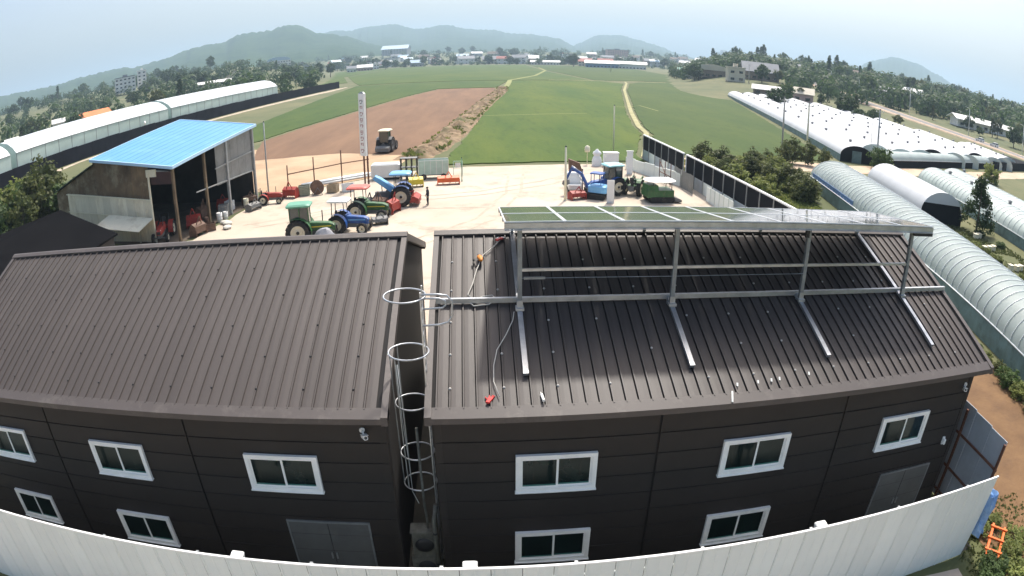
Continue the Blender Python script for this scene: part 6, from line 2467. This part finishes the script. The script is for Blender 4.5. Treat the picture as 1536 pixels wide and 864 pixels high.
# shrubs by the right path, left edge, and rough ground
for k in range(34):
    x_, y_ = TV.uniform(27.5, 42), TV.uniform(58, 79)
    x_ = 26.5 + (x_ - 27.5) * (0.55 + 0.45 * (y_ - 58) / 21)
    kd, ss = TV.choice((0, 2, 0, 2, 1)), TV.uniform(0.85, 1.35)
    shrub(kd, (x_, y_, 0), ss, '%s %s shrub in the thicket %s, %s' % ('large' if ss > 1.1 else 'small', ('rounded light green', 'upright olive', 'spreading light green')[kd],
          'hugging the screen fence' if x_ < 30 else ('beside the ribbed polytunnel' if x_ > 35 else 'in the middle'), 'near end' if y_ < 65 else ('far end' if y_ > 72 else 'half way along')), 'thicket by the ribbed polytunnel', sz=0.8)
for k, (x_, y_, s) in enumerate(((46.5, 84.5, 1.3), (48.8, 83.6, 1.2), (44.2, 83, 1.1), (52, 84, 0.9))):
    shrub(1, (x_, y_, 0), s, 'tall shrub near the utility poles, %s' % ('second from left', 'third from left', 'leftmost', 'rightmost')[k], 'shrubs at the utility poles')
shrub(3, (64.8, 85.5, 0), 1.5, 'green shrub before the dark end of the first white polytunnel')
shrub(0, (94, 84, 0), 1.5, 'green shrub at the right end of the crosswise polytunnel')
for k, (x_, y_, s) in enumerate(((-51, 58, 2.3), (-55, 60, 2.4), (-58, 57, 2.3), (-53.5, 63, 2.5), (-48.5, 61, 2.0), (-60, 63, 2.4), (-50, 54, 1.7), (-56, 53, 2.0))):
    shrub((1, 3, 0)[k % 3], (x_, y_, 0), s, 'big green bush by the black roofed shed, %s' % ('right of the front row', 'middle of the back row', 'left of the middle row', 'tallest at the back', 'nearest the blue roof shed', 'farthest left at the back', 'lowest, nearest the black roof', 'left of the front row')[k], 'bushes at the left edge')
t = thing('conifer', 'dark feathery conifer beside the dark open tunnel end', 'tree', (53.6, 49.4, 0))
cm_ = crown('crown', 2.3, 2.9, 3.1, 70, 40, 0.16, 77, True)
cm_.materials.append(M_LEAF[0])
link('crown', cm_, t)
b = MB()
b.tube([(0, 0, -0.1), (0.05, 0, 2.5), (0, 0, 5.4)], [0.14, 0.1, 0.03], 7)
b.build('trunk', M_BARK, t)
for k in range(16):
    x_, y_ = TV.uniform(44.5, 54), TV.uniform(30, 48)
    shrub(TV.choice((0, 2, 3)), (x_ - (48 - y_) * 0.12, y_, 0), TV.uniform(0.35, 0.75), ('large ', 'small ', 'ragged ')[k % 3] + '%s weed clump in the rough plot, %s' % (('light green', 'dark green')[x_ > 50], ('near end by the cream boxes', 'middle of the plot', 'far end near the conifer')[0 if y_ < 36 else (1 if y_ < 42 else 2)]), 'weeds between the polytunnels', sz=0.6)
def scatter(name, region, n, size, tone, label, cat, z=0.0, mt=None, rng=None):
    rng = rng or random.Random(len(name) * 7 + n)
    vv, ff = [], []
    while len(ff) < n:
        x_, y_ = region(rng)
        if x_ is None:
            continue
        d = rdir(rng)
        nn = Vector((d.x, d.y, abs(d.z) * 0.5)).normalized()
        leaf_quad(vv, ff, Vector((x_, y_, z + size * 0.5 * rng.random())), nn, size * (0.6 + 0.8 * rng.random()), rng)
    b = MB()
    b.add(vv, ff)
    return tag(b.build(name, mt or M_LEAF[tone]), label, cat, kind='stuff')


def reg_plot(rng):
    y_ = rng.uniform(24, 62)
    x0_ = 31.8 + (y_ - 5) * 0.235
    x_ = x0_ + rng.uniform(0, 1) * 13
    return (x_, y_) if mnoise.noise((x_ * 0.25, y_ * 0.25, 5)) > -0.15 else (None, None)


scatter('weeds', reg_plot, 9000, 0.14, 2, 'rough weeds covering the plot between the polytunnels', 'weeds')


def reg_thicket(rng):
    y_ = rng.uniform(56, 84)
    return (rng.uniform(25, 34 + (y_ - 52) * 0.27), y_)


def reg_bank(rng):
    k_ = rng.uniform(0, len(spine) - 1.001)
    i_ = int(k_)
    f_ = k_ - i_
    x_ = spine[i_][0] * (1 - f_) + spine[i_ + 1][0] * f_ + rng.uniform(-2.2, 2.6)
    y_ = spine[i_][1] * (1 - f_) + spine[i_ + 1][1] * f_
    return (x_, y_) if mnoise.noise((x_ * 0.5, y_ * 0.3, 8)) > 0.02 else (None, None)


scatter('bank_weeds', reg_bank, 1500, 0.24, 3, 'weeds growing in clumps along the earth bank', 'weeds', z=0.55)
scatter('undergrowth', reg_thicket, 7000, 0.2, 3, 'undergrowth below the thicket beside the ribbed polytunnel', 'undergrowth')


def reg_verge(rng):
    y_ = rng.uniform(3, 12)
    return (rng.uniform(15.3, 20.5), y_)


scatter('weeds', reg_verge, 2500, 0.08, 2, 'weeds outside the end of the white fence', 'weeds')


M_HIVE = mat('cream_box_paint', (0.72, 0.66, 0.50), 0.6, var=0.06, vscale=2)
for k, (x_, y_) in enumerate(((51.0, 46.9), (51.8, 47.1), (48.2, 42.6), (49.1, 42.7), (50.0, 42.9), (46.9, 37.2), (47.7, 37.0), (48.5, 37.1))):
    t = thing('beehive_box', 'cream box in the rough plot, %s' % ('left of the far pair', 'right of the far pair', 'left of the middle three', 'centre of the middle three', 'right of the middle three', 'left of the near three', 'centre of the near three', 'right of the near three')[k], 'box', (x_, y_, 0), TV.uniform(-0.2, 0.2), 'cream boxes in the rough plot')
    b = MB()
    b.box(-0.25, 0.25, -0.25, 0.25, 0.08, 0.5)
    b.build('box_body', M_HIVE, t)
    b = MB()
    b.box(-0.29, 0.29, -0.29, 0.29, 0.502, 0.56)
    b.build('lid', M_HIVE, t)


def car(label, loc, rz_, m):
    t = thing('parked_car', label, 'car', loc, rz_)
    for x_ in (-1.3, 1.3):
        for s in (-1, 1):
            wheel(t, (x_, s * 0.78, 0.32), 0.32, 0.2, M_GREYM, 10)
    b = MB()
    b.loft([[(x_, y_, z_) for x_, z_ in ((-2.1, 0.35), (2.1, 0.35), (2.15, 0.75), (1.2, 0.95), (-2.05, 0.95))] for y_ in (-0.85, 0.85)])
    b.build('body', m, t)
    b = MB()
    b.loft([[(x_, y_, 0.95) for x_, y_ in rounded_rect(2.7, 1.6, 0.15, 3, -0.5)], [(x_, y_, 1.5) for x_, y_ in rounded_rect(2.0, 1.35, 0.2, 3, -0.6)]])
    b.build('cabin_glass', M_CABGL, t)
    b = MB()
    b.loft([[(x_, y_, 1.5) for x_, y_ in rounded_rect(2.0, 1.35, 0.2, 3, -0.6)], [(x_, y_, 1.56) for x_, y_ in rounded_rect(1.7, 1.1, 0.25, 3, -0.6)]])
    b.build('roof', m, t)


car('white car on the right road, nearer of two', (187.5, 168, gh(187.5, 168) + 0.41), radians(96), M_TWHITE)
car('white car on the right road, farther of two', (188.5, 178, gh(188.5, 178) + 0.41), radians(96), M_TWHITE)

# ================================================================== HAZE
b = MB()
b.box(-8600, 8600, -8600, 8600, -6, 420)
hz = b.build('haze', None)
hz.data.materials.clear()
hm = bpy.data.materials.new('haze_air')
hm.use_nodes = True
hn, hl = hm.node_tree.nodes, hm.node_tree.links
hn.clear()
ho = hn.new('ShaderNodeOutputMaterial')
pv = hn.new('ShaderNodeVolumePrincipled')
pv.inputs['Color'].default_value = (0.60, 0.82, 1.0, 1)
pv.inputs['Density'].default_value = 0.00025
pv.inputs['Anisotropy'].default_value = 0.2
hl.new(pv.outputs[0], ho.inputs['Volume'])
hz.data.materials.append(hm)
tag(hz, kind='stuff', label='pale summer haze over the plain', cat='haze')
